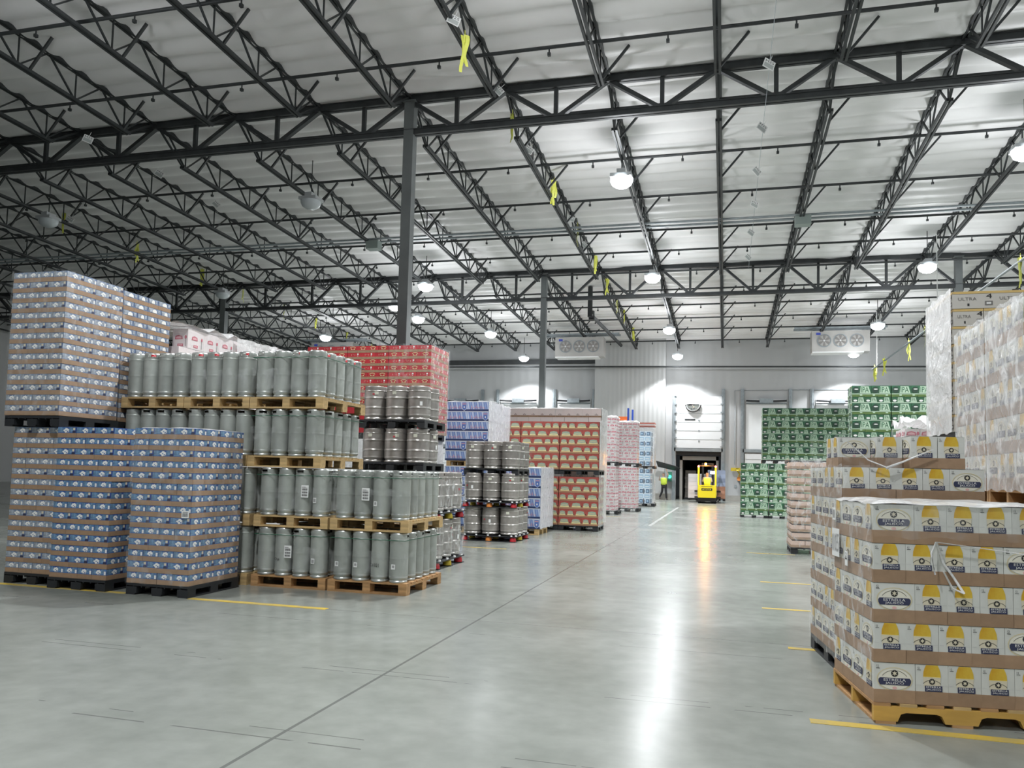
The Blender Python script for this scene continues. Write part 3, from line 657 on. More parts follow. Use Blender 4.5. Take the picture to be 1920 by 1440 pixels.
def green():
    out = []
    G1 = mat('green_carton', (.035, .17, .085), .4, noise=.35, nscale=9, rnd=.12, col2=(.06, .12, .07)); GL = mat('light_green_print', (.52, .68, .52), .5); GD = mat('dark_green_disc', (.035, .07, .05), .5)
    L, W, H = .496, .330, .243
    b = MB().box(-L/2, -W/2, .003, L/2, W/2, H, G1); F = faces4(L, W, .004)
    for key, w_ in (('F', L), ('B', L), ('L', W), ('R', W)):
        f = F[key]
        b.rect(f, 0, 0, w_, .022, GL, .001)
        if w_ > .4:
            b.ell(f, .1, .125, .088, .09, GD, .001, 18); b.ell(f, .11, .145, .055, .016, WHITEI, .003, 14)
            b.pl(f, [(.2, .03), (.225, .225), (.43, .225), (.48, .03)], GL, .001); b.text(f, 'IPA', .335, .13, .2, .15, G1, .003)
        else:
            b.pl(f, [(.15, .03), (.165, .16), (.28, .16), (.31, .03)], GL, .001); b.ell(f, .08, .07, .05, .03, WHITEI, .002, 12); b.ell(f, .075, .075, .045, .035, GD, .0015, 12)
            b.text(f, 'IPA', .225, .1, .1, .09, G1, .003); b.rect(f, .2, .21, .26, .24, GL, .0015)
            b.pl(f, [(0, .17), (w_, .19), (w_, H), (0, H)], mat('olive_band', (.12, .2, .06), .5), .0012)
    return ('ale_carton', 'carton', b.build('carton'), [])
GRN = green()
def striped():
    L, W, H = .55, .37, .243; A = mat('pale_blue_stripe_card', (.33, .45, .72), .4, rnd=.05); D = mat('mid_blue_stripe', (.12, .2, .48), .4); Wp = mat('white_stripe', (.75, .8, .87), .4); RS = mat('rose_print', (.6, .35, .42), .5)
    out = []
    for shield in (0, 1):
        b = MB().box(-L/2, -W/2, .002, L/2, W/2, H, A); F = faces4(L, W, .003)
        for key, w_ in (('F', L), ('B', L), ('L', W), ('R', W)):
            f = F[key]; side = w_ < .4
            if side: b.rect(f, 0, 0, w_, H, mat('white_wrapped_side', (.70, .71, .77), .35, noise=.15, nscale=5), .001); continue
            b.rect(f, 0, 0, w_, .045, mat('navy_base_band', (.03, .05, .14), .4), .001); b.rect(f, 0, .225, w_, H, Wp, .001)
            for q in range(13):
                x = .005+q*.042; b.pl(f, [(x+.03, .05), (x+.044, .05), (x+.012, .22), (x-.002, .22)], D if q % 3 else Wp, .001)
            for q in range(9): b.rect(f, .1+q*.04, .062+.012*(q % 2), .12+q*.04, .105+.03*(q % 3 == 0), RS, .002)
            if shield:
                cx = .47 if shield == 1 else .08
                b.pl(f, [(cx-.06, .22), (cx-.062, .09), (cx-.04, .035), (cx, .012), (cx+.04, .035), (cx+.062, .09), (cx+.06, .22)], Wp, .003)
                b.pl(f, [(cx-.054, .214), (cx-.056, .092), (cx-.036, .042), (cx, .02), (cx+.036, .042), (cx+.056, .092), (cx+.054, .214)], mat('shield_blue', (.12, .2, .5), .4), .004)
                b.ell(f, cx, .1, .016, .02, WHITEI, .005); b.rect(f, cx-.045, .165, cx+.045, .19, RS, .005)
        out.append(('striped_carton', 'carton', b.build('carton'), []))
    return out
STR0, STR1 = striped()
def red_case():
    L, W, H = .338, .252, .152; A = mat('red_case_print', (.5, .035, .045), .4, rnd=.12, noise=.15, nscale=9); Y = mat('red_case_cream', (.7, .55, .3), .5); b = MB().box(-L/2, -W/2, .002, L/2, W/2, H, A); F = faces4(L, W, .003)
    for key, w_ in (('F', L), ('B', L), ('L', W), ('R', W)):
        f = F[key]
        if w_ > .3:
            b.rect(f, w_*.72, .1, w_*.82, .135, WHITEI, .002); b.rect(f, w_*.72, .075, w_*.8, .085, WHITEI, .002)
            for q in range(3): b.rect(f, w_*(.3+.12*q), .085+.02*(q % 2), w_*(.32+.12*q), .12, CREAM, .002)
        else:
            b.ring(f, w_*.5, .095, .08, .05, .016, Y, .002, 16, 20, 160); b.rect(f, w_*.3, .07, w_*.7, .1, Y, .002); b.rect(f, w_*.4, .08, w_*.6, .12, A, .003)
    t = MB().box(-L/2-.003, -W/2-.003, 0, L/2+.003, W/2+.003, .058, CARD)
    return ('red_can_case', 'case of cans', None, [('carton', b.build('carton'), (0, 0, 0)), ('tray', t.build('tray'), (0, 0, 0))])
RED = red_case()
def maroon():
    out = []
    for L, W in ((.312, .21),):
        H = .208; A = mat('brick_red_carton', (.45, .09, .07), .5, rnd=.1, noise=.2, nscale=8); KB = mat('tan_base', (.42, .22, .12), .6); PY = mat('pale_yellow_label', (.75, .66, .33), .5); PG = mat('grey_green_label', (.35, .42, .33), .5)
        b = MB().box(-L/2, -W/2, .002, L/2, W/2, H, A); F = faces4(L, W, .003)
        for key, w_ in (('F', L), ('B', L), ('L', W), ('R', W)):
            f = F[key]; b.rect(f, 0, 0, w_, .055, KB, .001)
            b.pl(f, [(w_*.12, .06), (w_*.2, .15), (w_*.5, .165), (w_*.8, .15), (w_*.9, .06)], PG, .0015)
            b.pl(f, [(w_*.12, .045), (w_*.14, .085), (w_*.5, .072), (w_*.88, .085), (w_*.9, .045)], PY, .0025); b.rect(f, w_*.25, .1, w_*.75, .11, PY, .0025); b.rect(f, w_*.9, .06, w_*.97, .09, BLACKI, .002)
        out.append(('bottle_carton', 'carton', b.build('carton'), []))
    return out[0]
MAR = maroon()
def stella(L=.27, W=.2, H=.238, name='white_beer_carton'):
    A = mat('pinkish_white_carton', (.78, .72, .72), .45, rnd=.04); RC = mat('crimson_cartouche', (.55, .12, .17), .5); b = MB().box(-L/2, -W/2, .002, L/2, W/2, H, A); F = faces4(L, W, .003)
    for key, w_ in (('F', L), ('B', L), ('L', W), ('R', W)):
        f = F[key]; cx = w_*.42
        b.pl(f, [(cx-.07, .14), (cx-.06, .19), (cx, .205), (cx+.06, .19), (cx+.07, .14)], RC, .001); b.pl(f, [(cx-.05, .15), (cx-.045, .178), (cx, .188), (cx+.045, .178), (cx+.05, .15)], mat('rose_centre', (.75, .42, .45), .5), .002)
        b.rect(f, cx-.02, .03, cx+.08, .07, RC, .001); b.rect(f, cx-.012, .04, cx+.07, .06, MATS['rose_centre'], .002); b.rect(f, w_*.84, .03, w_*.9, .15, mat('grey_bottle', (.42, .4, .4), .5), .001); b.ell(f, w_*.87, .17, .02, .03, RC, .001, 10)
        b.rect(f, 0, 0, w_, .004, MATS['grey_bottle'], .001)
    return (name, 'carton', b.build('carton'), [])
STE = stella(); STEB = stella(.38, .27, .3, 'white_beer_carton')
def white_case(L=.34, W=.26, H=.245):
    b = MB().box(-L/2, -W/2, .002, L/2, W/2, H, mat('rosy_white_carton', (.86, .80, .78), .5, rnd=.03)); F = faces4(L, W, .003)
    for key, w_ in (('F', L), ('B', L), ('L', W), ('R', W)):
        f = F[key]; b.rect(f, 0, 0, w_, .045, CARD, .001)
        for q in range(3): b.rect(f, w_*(.35+.12*q), .05, w_*(.4+.12*q), .085+.02*(q % 2), mat('dark_mark', (.15, .1, .1), .5), .001)
    return ('white_carton', 'carton', b.build('carton'), [])
WHC = white_case()
def bluewhite():
    L, W, H = .30, .25, .235; b = MB().box(-L/2, -W/2, .002, L/2, W/2, H, mat('blue_white_carton', (.66, .76, .86), .45)); F = faces4(L, W, .003); B1 = mat('denim_print', (.12, .2, .32), .5, noise=.4, nscale=20); B2 = mat('sky_print', (.35, .5, .64), .5)
    b2 = MB().box(-L/2, -W/2, .002, L/2, W/2, H, MATS['blue_white_carton'])
    for key, w_ in (('F', L), ('B', L), ('L', W), ('R', W)):
        f = F[key]; b.rect(f, w_*.08, .04, w_*.92, .2, B2, .001); b.rect(f, w_*.2, .09, w_*.8, .12, WHITEI, .002)
        b2.rect(f, w_*.04, .04, w_*.18, .18, B1, .001); b2.rect(f, w_*.3, .03, w_*.95, .21, B1, .001); b2.ell(f, w_*.6, .12, .05, .05, B2, .002, 12)
    return ('blue_white_carton', 'carton', b.build('carton'), []), ('blue_white_carton', 'carton', b2.build('carton'), [])
BW1, BW2 = bluewhite()
def ultra():
    L, W, H = .36, .26, .168; b = MB().box(-L/2, -W/2, .002, L/2, W/2, H, mat('grey_white_carton', (.62, .6, .56), .5)); F = faces4(L, W, .002)
    for key, w_ in (('F', L), ('B', L), ('L', W), ('R', W)):
        f = F[key]; b.rect(f, 0, .145, w_, H, mat('ochre_edge', (.7, .5, .2), .5), .001); b.text(f, 'ULTRA', w_*.36, .095, w_*.45, .03, mat('grey_ink', (.2, .19, .18), .5), .0015)
        b.text(f, '4', w_*.88, .12, .05, .045, BLACKI, .0015); b.rect(f, w_*.78, .03, w_*.97, .07, MATS['grey_ink'], .001); b.rect(f, w_*.82, .04, w_*.93, .06, PAPER, .0015); b.rect(f, w_*.36, .025, w_*.41, .05, BLACKI, .001)
    return ('grey_carton', 'carton', b.build('carton'), [])
ULT = ultra()

# ------------------------------------------------------------------ stacking
ALLBLUE = []
def stack(proto, L, W, x0, y0, z0, rows, pitch, nL, nS, what, where, group, side='R', seq=None, dy=0, flip=0, rowsel=None, jit=.003, pr_fn=None, sidecount=None, front=True):
    """outer visible cartons of a brick-laid pallet load: the front row, and the column on the aisle side"""
    wx = max(nL*L, nS*W) if nL and nS else (nL*L or nS*W)
    for r in range(rows):
        if rowsel and not rowsel(r): continue
        z = z0+r*pitch; odd = (r+flip) % 2; use_long = (odd and nL) or not nS
        n = nL if use_long else nS; step = wx/n; dp = W if use_long else L
        if front:
            for i in range(n):
                x = x0+step*(i+.5); p = pr_fn(r, i, n) if pr_fn else proto
                lb = '%s, %s from left, %s row up, front of %s' % (what, ORD[i+1], ORD[r+1], where)
                place(p, (x+random.uniform(-1, 1)*jit, y0+dp/2+random.uniform(0, 1)*jit, z), (0 if use_long else math.pi/2), lb, group)
        y = y0+dp
        sq = (seq or ('hvvh', 'vhhv'))[0 if use_long else 1][1:]
        if sidecount is not None: sq = sq[:sidecount]
        for j, ch in enumerate(sq):
            dpp, wd = (W, L) if ch == 'h' else (L, W)
            x = (x0+wx-wd/2) if side == 'R' else (x0+wd/2)
            p = pr_fn(r, 0, 1) if pr_fn else proto
            lb = '%s, %s behind the corner, %s row up, aisle side of %s' % (what, ORD[j+1], ORD[r+1], where)
            if len(lb.split()) > 16: lb = '%s, %s from corner, %s row up, side of %s' % (what, ORD[j+1], ORD[r+1], where)
            place(p, (x+random.uniform(-1, 0)*jit, y+dpp/2, z), (0 if ch == 'h' else math.pi/2), lb, group); y += dpp
def pallet(proto, cx, cy, z, label): return place(proto, (cx, cy, z), 0, label, 'pallets')
def film(name, x0, y0, x1, y1, z0, z1, m, label, sides='FR', bulge=.02, cat='stretch film', seed=1, flare=0):
    rnd = random.Random(seed); b = MB(); pts = []
    cs = {'L': ((x0, y1), (x0, y0)), 'F': ((x0, y0), (x1, y0)), 'R': ((x1, y0), (x1, y1)), 'B': ((x1, y1), (x0, y1))}
    nn = {'L': (-1, 0), 'F': (0, -1), 'R': (1, 0), 'B': (0, 1)}
    for s in sides:
        (ax, ay), (bx, by) = cs[s]; ln = math.hypot(bx-ax, by-ay); nu = max(6, int(ln/.07)); nv = max(4, int((z1-z0)/.07)); vs = []; fs = []
        for j in range(nv+1):
            for i in range(nu+1):
                t = i/nu; z = z0+(z1-z0)*j/nv; e = bulge*(.5+.5*math.sin(9*t+z*7+seed)*math.sin(z*23+t*13))*math.sin(math.pi*min(1, max(0, t)))**.5+.008
                top = flare*max(0, (j/nv-.93)/.07)
                vs.append((ax+(bx-ax)*t+nn[s][0]*(e+0)-nn[s][0]*top, ay+(by-ay)*t+nn[s][1]*e-nn[s][1]*top, z+(.012*math.sin(t*21+seed) if j in (0, nv) else 0)))
        for j in range(nv):
            for i in range(nu): fs.append((j*(nu+1)+i, j*(nu+1)+i+1, (j+1)*(nu+1)+i+1, (j+1)*(nu+1)+i))
        b.add(vs, fs, m, True)
    return ob(name, b, None, label=label, cat=cat, group='stretch film wraps')
def topfilm(x0, y0, x1, y1, z, label, m=None, amp=.02):
    b = MB(); nu = nv = 18; vs = []; fs = []
    for j in range(nv+1):
        for i in range(nu+1):
            x = x0+(x1-x0)*i/nu; y = y0+(y1-y0)*j/nv
            vs.append((x, y, z+amp*(.5+.5*math.sin(x*13+y*7)*math.cos(y*17-x*5))+(-.02 if i in (0, nu) or j in (0, nv) else 0)))
    for j in range(nv):
        for i in range(nu): fs.append((j*(nu+1)+i, j*(nu+1)+i+1, (j+1)*(nu+1)+i+1, (j+1)*(nu+1)+i))
    b.add(vs, fs, m or FILMTOP, True)
    return ob('stretch_film', b, None, label=label, cat='stretch film', group='stretch film wraps')

# ---- blue can stacks at left
BP = .1265
for (px, py, w_) in ((-8.08, 8.33, 'leftmost blue stack'), (-7.3, 8.2, 'second blue stack'), (-6.19, 8.2, 'front blue stack')):
    pallet(PB8, px, py, 0, 'black plastic pallet on the floor under the '+w_)
stack(BLUE2, .27, .2, -8.49, 7.86, .13, 14, BP, 3, 4, 'pale blue can case', 'leftmost stack', 'blue can cases', sidecount=0)
stack(BLUE1, .27, .2, -7.71, 7.74, .13, 14, BP, 3, 4, 'blue can case', 'second stack', 'blue can cases', sidecount=2)
stack(BLUE1, .27, .2, -6.6, 7.72, .13, 14, BP, 3, 4, 'bright blue can case', 'corner stack', 'blue can cases')
pallet(PB8, -8.14, 8.25, 1.905, 'black pallet under the tall upper blue stack'); pallet(PB8, -8.25, 9.3, 1.905, 'black pallet under the rear upper blue stack')
stack(BLUE2, .27, .2, -8.56, 7.77, 2.04, 14, BP, 3, 4, 'grey blue can case', 'upper stack', 'blue can cases', flip=1)
# the remaining rear upper cases and the hidden support stack, as one mass of cases
b = MB(); L_, W_ = .266, .196
def rawcase(b, x0, y0, x1, y1, z, ink):
    b.box(x0+.002, y0+.002, z+.05, x1-.002, y1-.002, z+.1245, ink); b.box(x0, y0, z, x1, y1, z+.054, CARD)
    f = (Vector((x1+.001, y0, z)), Vector((0, 1, 0)), Vector((0, 0, 1))); w_ = y1-y0
    b.pl(f, [(w_*.1, .06), (w_*.35, .07), (w_*.4, .12), (0.01, .118)], MATS['steel_blue_case_sky'], .001); b.pl(f, [(w_*.32, .062), (w_*.36, .1), (w_*.5, .115), (w_*.64, .1), (w_*.68, .062)], WHITEI, .002); b.rect(f, w_*.75, .07, w_*.9, .115, MATS['steel_blue_case_sky'], .001)
for r in range(14):
    y = 8.82
    for ch in ('hvvh', 'vhhv')[r % 2]:
        d_ = .2 if ch == 'h' else .27; rawcase(b, -8.65, y, -7.84, y+d_-.003, 2.04+r*BP, MATS['steel_blue_case_print']); y += d_
ob('can_cases', b, None, label='rear pallet load of grey blue can cases behind the tall upper stack', cat='cases of cans', kind='stuff')
b = MB()
for r in range(14): rawcase(b, -8.63, 8.85, -7.85, 9.78, .13+r*BP, MATS['steel_blue_case_print'])
ob('can_cases', b, None, label='pallet load of blue can cases behind the leftmost stack', cat='cases of cans', kind='stuff')
pallet(PB8, -8.25, 9.31, 0, 'black pallet on the floor behind the leftmost blue stack')
film('stretch_film', -8.57, 7.76, -7.74, 8.75, 2.05, 3.82, FILMC, 'clear wrap around the tall upper blue can stack', 'FR', .012, seed=2)
film('stretch_film', -6.61, 7.71, -5.78, 8.67, .13, 1.9, FILMC, 'clear wrap around the corner blue can stack', 'FR', .008, seed=4)
topfilm(-6.6, 7.75, -5.8, 8.66, 1.905, 'white film lying over the top of the corner blue stack', None, .01)
STK = MB(); STK.box(-.04, -.002, -.04, .04, 0, .04, PAPER)
fr = (Vector((-.04, -.0035, -.04)), Vector((1, 0, 0)), Vector((0, 0, 1)))
for q in range(9): STK.rect(fr, .008+q*.007, .012, .012+q*.007, .055, BLACKI)
STK.rect(fr, .01, .06, .07, .07, mat('grey_text', (.35, .35, .35), .6)); STK = STK.build('sticker')
place(('pallet_sticker', 'label', STK, []), (-5.85, 7.7, .93), .3, 'white barcode sticker on the corner of the front blue stack', 'barcode stickers')
place(('pallet_sticker', 'label', STK, []), (-6.885, 8.1, .98), math.pi/2, 'white barcode sticker in the shaded gap between blue stacks', 'barcode stickers')

# ================================================================== KEGS
def slim_keg(variant=0):
    R_, n = .115, 28; body = MB(); prof = [(.0, .012), (.09, .012), (.1, .03), (.112, .05), (R_, .062), (R_, .07), (.1125, .075), (.1122, .085), (.1122, .1), (.1122, .26), (.1124, .278), (.1135, .284), (.1135, .29), (.1124, .296), (.1122, .31), (.1122, .47), (.1125, .49), (R_, .5), (R_, .508), (.104, .525), (.06, .545), (0, .548)]
    body.lathe(prof, SLIM, n, mf={4: SLIMC, 5: SLIMC})
    col = MB(); skip = lambda i, k: i == 1 and (k % 14) in (0, 1, 2, 3)
    pr = [(.111, .5), (.1125, .538), (.1125, .57), (.108, .59), (.104, .592), (.104, .588), (.107, .57), (.107, .538), (.105, .515)]
    col.lathe(pr, SLIM, n, skip=lambda i, k: i in (1, 6) and (k % 14) in (0, 1, 2, 3), mf={3: SLIMC, 2: SLIMC})
    for q in (0, 1):      # bright lips around the two hand holes
        a0, a1 = 2*math.pi*14*q/n, 2*math.pi*(14*q+4)/n; pts = [(.1135*math.cos(a0+(a1-a0)*i/6), .1135*math.sin(a0+(a1-a0)*i/6), .537) for i in range(7)]
        pts2 = [(x, y, .571) for x, y, z in reversed(pts)]; col.tube(pts+pts2+[pts[0]], .0035, SLIMC, 5)
    ft = MB(); ft.lathe([(.1, .03), (.108, .028), (.111, .004), (.107, 0), (.102, .002), (.1, .03)], SLIM, n, mf={1: SLIMC})
    vc = MB(); vc.lathe([(.0, .585), (.03, .584), (.032, .55), (.034, .545)], REDP if variant else BPLAS, 12)
    body_parts = [('shell', body.build('shell'), (0, 0, 0)), ('top_collar', col.build('top_collar'), (0, 0, 0)), ('foot_ring', ft.build('foot_ring'), (0, 0, 0)), ('valve_cap', vc.build('valve_cap'), (0, 0, 0), None, 'red cap' if variant else None)]
    return ('slim_keg', 'keg', None, body_parts)
SK0, SK1 = slim_keg(0), slim_keg(1)
SS = MB(); fr = (Vector((-.028, -.1135, .16)), Vector((1, 0, 0)), Vector((0, 0, 1))); SS.rect(fr, 0, 0, .056, .06, PAPER, .002); SS.rect(fr, .012, .018, .044, .048, MATS['grey_text'], .003); SS = SS.build('sticker')
SL = MB(); SL.box(-.05, -.119, .15, .05, -.116, .3, PAPER); fr = (Vector((-.05, -.12, .15)), Vector((1, 0, 0)), Vector((0, 0, 1)))
for row, y in enumerate((.015, .05, .085)):
    for q in range(8): SL.rect(fr, .012+q*.0095, y, .012+q*.0095+.005+.002*(q % 2), y+.024, BLACKI, .001)
SL.rect(fr, .01, .125, .06, .132, MATS['grey_text'], .001); SL.rect(fr, .01, .115, .085, .12, MATS['grey_text'], .001); SL = SL.build('shipping_label')
BAR = MB(); BAR.box(-.028, -.119, .17, .028, -.116, .235, PAPER); fr = (Vector((-.028, -.12, .17)), Vector((1, 0, 0)), Vector((0, 0, 1))); BAR.rect(fr, .008, .012, .048, .052, MATS['grey_text'], .001); BAR = BAR.build('bar_label')
def inkmark(st, w_):
    b = MB(); fr = (Vector((-w_/2, -.117, .2)), Vector((1, 0, 0)), Vector((0, 0, 1))); b.text(fr, st, w_/2, 0, w_, .045, BLACKI, 0); return b.build('ink_mark')
DM = inkmark('04/10/1', .12); DM2 = inkmark('Oys', .08)
STRAP = {}
def strap(x0, y0, x1, y1, z, label):
    b = MB(); e = .004; b.box(x0-e, y0-e, z, x1+e, y0-e+.002, z+.008, GREENB); b.box(x1+e-.002, y0-e, z, x1+e, y1+e, z+.008, GREENB); b.box(x0-e, y0-e, z, x0-e+.002, y1+e, z+.008, GREENB); b.box(x0-e, y1+e-.002, z, x1+e, y1+e, z+.008, GREENB)
    ob('pallet_strap', b, None, label=label, cat='strap', group='green straps')
def keg_load(x0, y0, z0, tier, where, tierword, nx=4, ny=5, rows=None, special={}, W=1.03):
    pit = .245 if W > 1 else .2365; gx = (W-nx*pit)/2+pit/2; gy = (1.2-ny*pit)/2+pit/2
    for j in range(ny):
        if rows is not None and j >= rows and True: continue
        for i in range(nx):
            x = x0+gx+i*pit+random.uniform(-.003, .003); y = y0+gy+j*(pit-.004)+random.uniform(-.002, .002)
            ex = [(nm, me, (0, 0, 0)) for nm, me in special.get((i, j), [])]
            rot = (-math.pi/2-.45+random.uniform(-1.1, 1.1) if j == 0 else random.uniform(-1.3, .5)-.45)+math.pi*random.randint(0, 1)
            if ex: rot = random.uniform(-.1, .1)+(-.3)
            lb = 'slim grey keg, %s from left, %s, %s tier of %s' % (ORD[i+1], 'front row' if j == 0 else ORD[j+1]+' row back', tierword, where)
            place(SK1 if tier == 4 else SK0, (x, y, z0), rot, lb, 'slim kegs', ex)
TH = .742
TW = {1: 'bottom', 2: 'second', 3: 'third', 4: 'top'}
spec1 = {(0, 0): [('sticker', SS)], (1, 0): [('sticker', SS)], (2, 0): [('ink_mark', DM)], (3, 0): [('sticker', SS)], (3, 2): [('bar_label', BAR)]}
PW97 = wood_pallet(.97, 1.2, PWOOD, 1)
stacks = [('right keg stack', -4.67, (1, 2), PW), ('middle keg stack', -5.86, (1, 2, 3, 4), PW), ('left keg stack', -6.84, (1, 2, 3, 4), PW97), ('far left keg stack', -7.82, (1, 2, 3, 4), PW97)]
for nm, x0, tiers, pp in stacks:
    for t in tiers:
        z = (t-1)*TH; xx = x0+(.13 if nm == 'middle keg stack' and t <= 2 else 0)-(.0 if t < 3 else 0); yy = 8.86
        if nm == 'middle keg stack' and t <= 2: xx = -5.73
        if nm == 'left keg stack' and t <= 2: xx = -6.8+.04
        wpal = 1.03 if pp is PW else .97
        pallet((PWO if t == 1 and pp is PW else pp), xx+wpal/2, yy+.6, z, 'wooden pallet under the %s tier of the %s' % (TW[t], nm))
        sp = {}
        if nm == 'right keg stack': sp = {1: spec1, 2: {(2, 0): [('sticker', SS)], (3, 3): [('bar_label', BAR)]}}[t]
        if nm == 'middle keg stack': sp = {1: {(1, 0): [('ink_mark', DM2)], (3, 0): [('bar_label', BAR)]}, 2: {(3, 0): [('bar_label', BAR)]}, 3: {(3, 3): [('bar_label', BAR)]}, 4: {(3, 2): [('bar_label', BAR)]}}[t]
        keg_load(xx, yy, z+.143, t, nm, TW[t], rows=None if nm in ('right keg stack', 'middle keg stack') else 2, special=sp, W=wpal)
        if nm in ('right keg stack', 'middle keg stack'): strap(xx+.03, yy-.004, xx+1.0, yy+1.19, z+.143+.5, 'dark green strap around %s tier of %s' % (TW[t], nm))
for (x_, y_, z_, t_) in ((-5.22, 8.845, .42, 'lower'), (-5.02, 8.845, 1.17, 'upper left'), (-4.2, 8.845, 1.16, 'upper right')):
    place(('shipping_label', 'label', SL, []), (x_+.0, y_+.12, z_-.2), 0, 'tall white shipping label with barcodes on wrapped kegs, %s one' % t_, 'shipping labels')
for nm, xa, xb, t in (('right keg stack', -4.66, -3.66, 1), ('right keg stack', -4.66, -3.66, 2), ('middle keg stack', -5.73, -4.72, 1), ('middle keg stack', -5.73, -4.72, 2), ('middle keg stack', -5.84, -4.84, 3), ('middle keg stack', -5.84, -4.84, 4), ('left keg stack', -6.88, -5.9, 4)):
    z = (t-1)*TH+.143
    film('stretch_film', xa, 8.865, xb, 10.06, z+.1, z+.36, FILMC, 'clear wrap band around the %s tier of the %s' % (TW[t], nm), 'FR', .004, seed=t+len(nm))
# -------- barrel kegs
def barrel():
    n = 32; body = MB(); pr = [(.0, .02), (.16, .02), (.185, .05), (.195, .075), (.2, .085), (.196, .095), (.1965, .115), (.197, .19), (.197, .2), (.2025, .206), (.2025, .22), (.197, .226), (.197, .245), (.198, .35), (.198, .37), (.2035, .376), (.2035, .39), (.198, .396), (.1975, .415), (.196, .485), (.196, .5), (.2, .506), (.195, .515), (.16, .545), (0, .55)]
    body.lathe(pr, FAT, n, mf={4: FATC, 9: FATC, 10: FATC, 15: FATC, 16: FATC, 21: FATC})
    col = MB(); pc = [(.19, .505), (.192, .535), (.192, .57), (.19, .588), (.184, .59), (.184, .586), (.187, .57), (.187, .535), (.186, .515)]
    col.lathe(pc, FAT, n, skip=lambda i, k: i in (1, 6) and (k % 16) in (0, 1, 2), mf={3: FATC})
    ft = MB(); ft.lathe([(.175, .045), (.19, .04), (.193, .004), (.188, 0), (.18, .003), (.176, .045)], FAT, n, mf={1: FATC})
    vc = MB(); vc.lathe([(0, .585), (.03, .585), (.032, .55)], REDP, 12)
    return ('barrel_keg', 'keg', None, [('shell', body.build('shell'), (0, 0, 0)), ('top_collar', col.build('top_collar'), (0, 0, 0)), ('foot_ring', ft.build('foot_ring'), (0, 0, 0)), ('valve_cap', vc.build('valve_cap'), (0, 0, 0), None, 'red cap')])
BK = barrel()
def patch(x, z, w_, h_, m, st=None, r=.2045):
    b = MB(); n = 6; vs = []
    for i in range(n+1):
        a = -math.pi/2+(x-w_/2+w_*i/n)/r; vs += [(r*math.cos(a), r*math.sin(a), z), (r*math.cos(a), r*math.sin(a), z+h_)]
    b.add(vs, [(2*i, 2*i+2, 2*i+3, 2*i+1) for i in range(n)], m); return b.build('sticker')
P1 = patch(.05, .44, .07, .055, mat('cream_paper', (.62, .62, .52), .6)); P2 = patch(.1, .25, .045, .07, PAPER); P3 = patch(-.03, .3, .04, .035, mat('red_stencil', (.45, .06, .07), .5)); P4 = patch(.0, .43, .04, .03, MATS['red_stencil'])
def barrel_load(x0, y0, z0, where, tierword, nx=3, ny=3, dx=.413):
    for j in range(ny):
        for i in range(nx):
            rr = random.Random(i*7+j*3+len(where)+int(z0*10)); ex = []
            if j == 0 or i == nx-1:
                if rr.random() < .6: ex.append(('sticker', P1, (0, 0, 0)))
                if rr.random() < .35: ex.append(('sticker', P2, (0, 0, 0)))
                if rr.random() < .4: ex.append(('red_mark', rr.choice([P3, P4]), (0, 0, 0)))
            rot = rr.uniform(-.5, .6)+(math.pi/2*.7 if (i == nx-1 and j > 0) else 0)
            place(BK, (x0+.205+i*dx, y0+.205+j*(.409), z0), rot, 'barrel keg, %s from left, %s, %s tier of %s' % (ORD[i+1], 'front row' if j == 0 else ORD[j+1]+' row back', tierword, where), 'barrel kegs', ex)
# barrels on red and yellow blocks (three tiers)
for t, pp, z in ((1, KR, 0), (2, KR, .72), (3, PBH, 1.42)):
    pallet(pp, -4.91, 17.02, z, '%s under the %s tier of the aisle barrel stack' % ('keg pallet on coloured blocks' if pp is KR else 'black pallet', {1: 'bottom', 2: 'middle', 3: 'top'}[t]))
    barrel_load(-5.53, 16.44, z+.15 if pp is KR else z+.14, 'aisle barrel stack', {1: 'bottom', 2: 'middle', 3: 'top'}[t], dx=.415)
    zz = z+.15; film('stretch_film', -5.54, 16.42, -4.27, 17.66, zz+.12, zz+.42, FILMC, 'clear wrap round %s tier of the aisle barrel stack' % {1: 'bottom', 2: 'middle', 3: 'top'}[t], 'R', .01, seed=t)
# two tiers just behind the slim kegs
for t in (1, 2):
    z = (t-1)*.73; pallet(KR1, -4.66, 11.92, z, 'keg pallet with coloured blocks, %s tier behind the slim kegs' % TW[t])
    barrel_load(-4.98, 11.32, z+.15, 'barrel pair behind slim kegs', TW[t], nx=2, ny=3)
    film('stretch_film', -5.1, 11.3, -4.155, 12.55, z+.2, z+.62, FILM, 'wrinkled wrap on %s tier of barrels behind the slim kegs' % TW[t], 'FR', .015, seed=t+5)
for t in (1, 2, 3, 4):
    z = (t-1)*.735; pallet(PBH, -5.56, 13.14, z, 'black pallet under the %s tier of the tall barrel stack' % TW[t])
    barrel_load(-6.17, 12.63, z+.14, 'tall barrel stack', TW[t], nx=3, ny=2)
    film('stretch_film', -6.18, 12.62, -4.93, 13.66, z+.2, z+.5, FILMC, 'clear wrap round %s tier of the tall barrel stack' % TW[t], 'R', .01, seed=t+9)
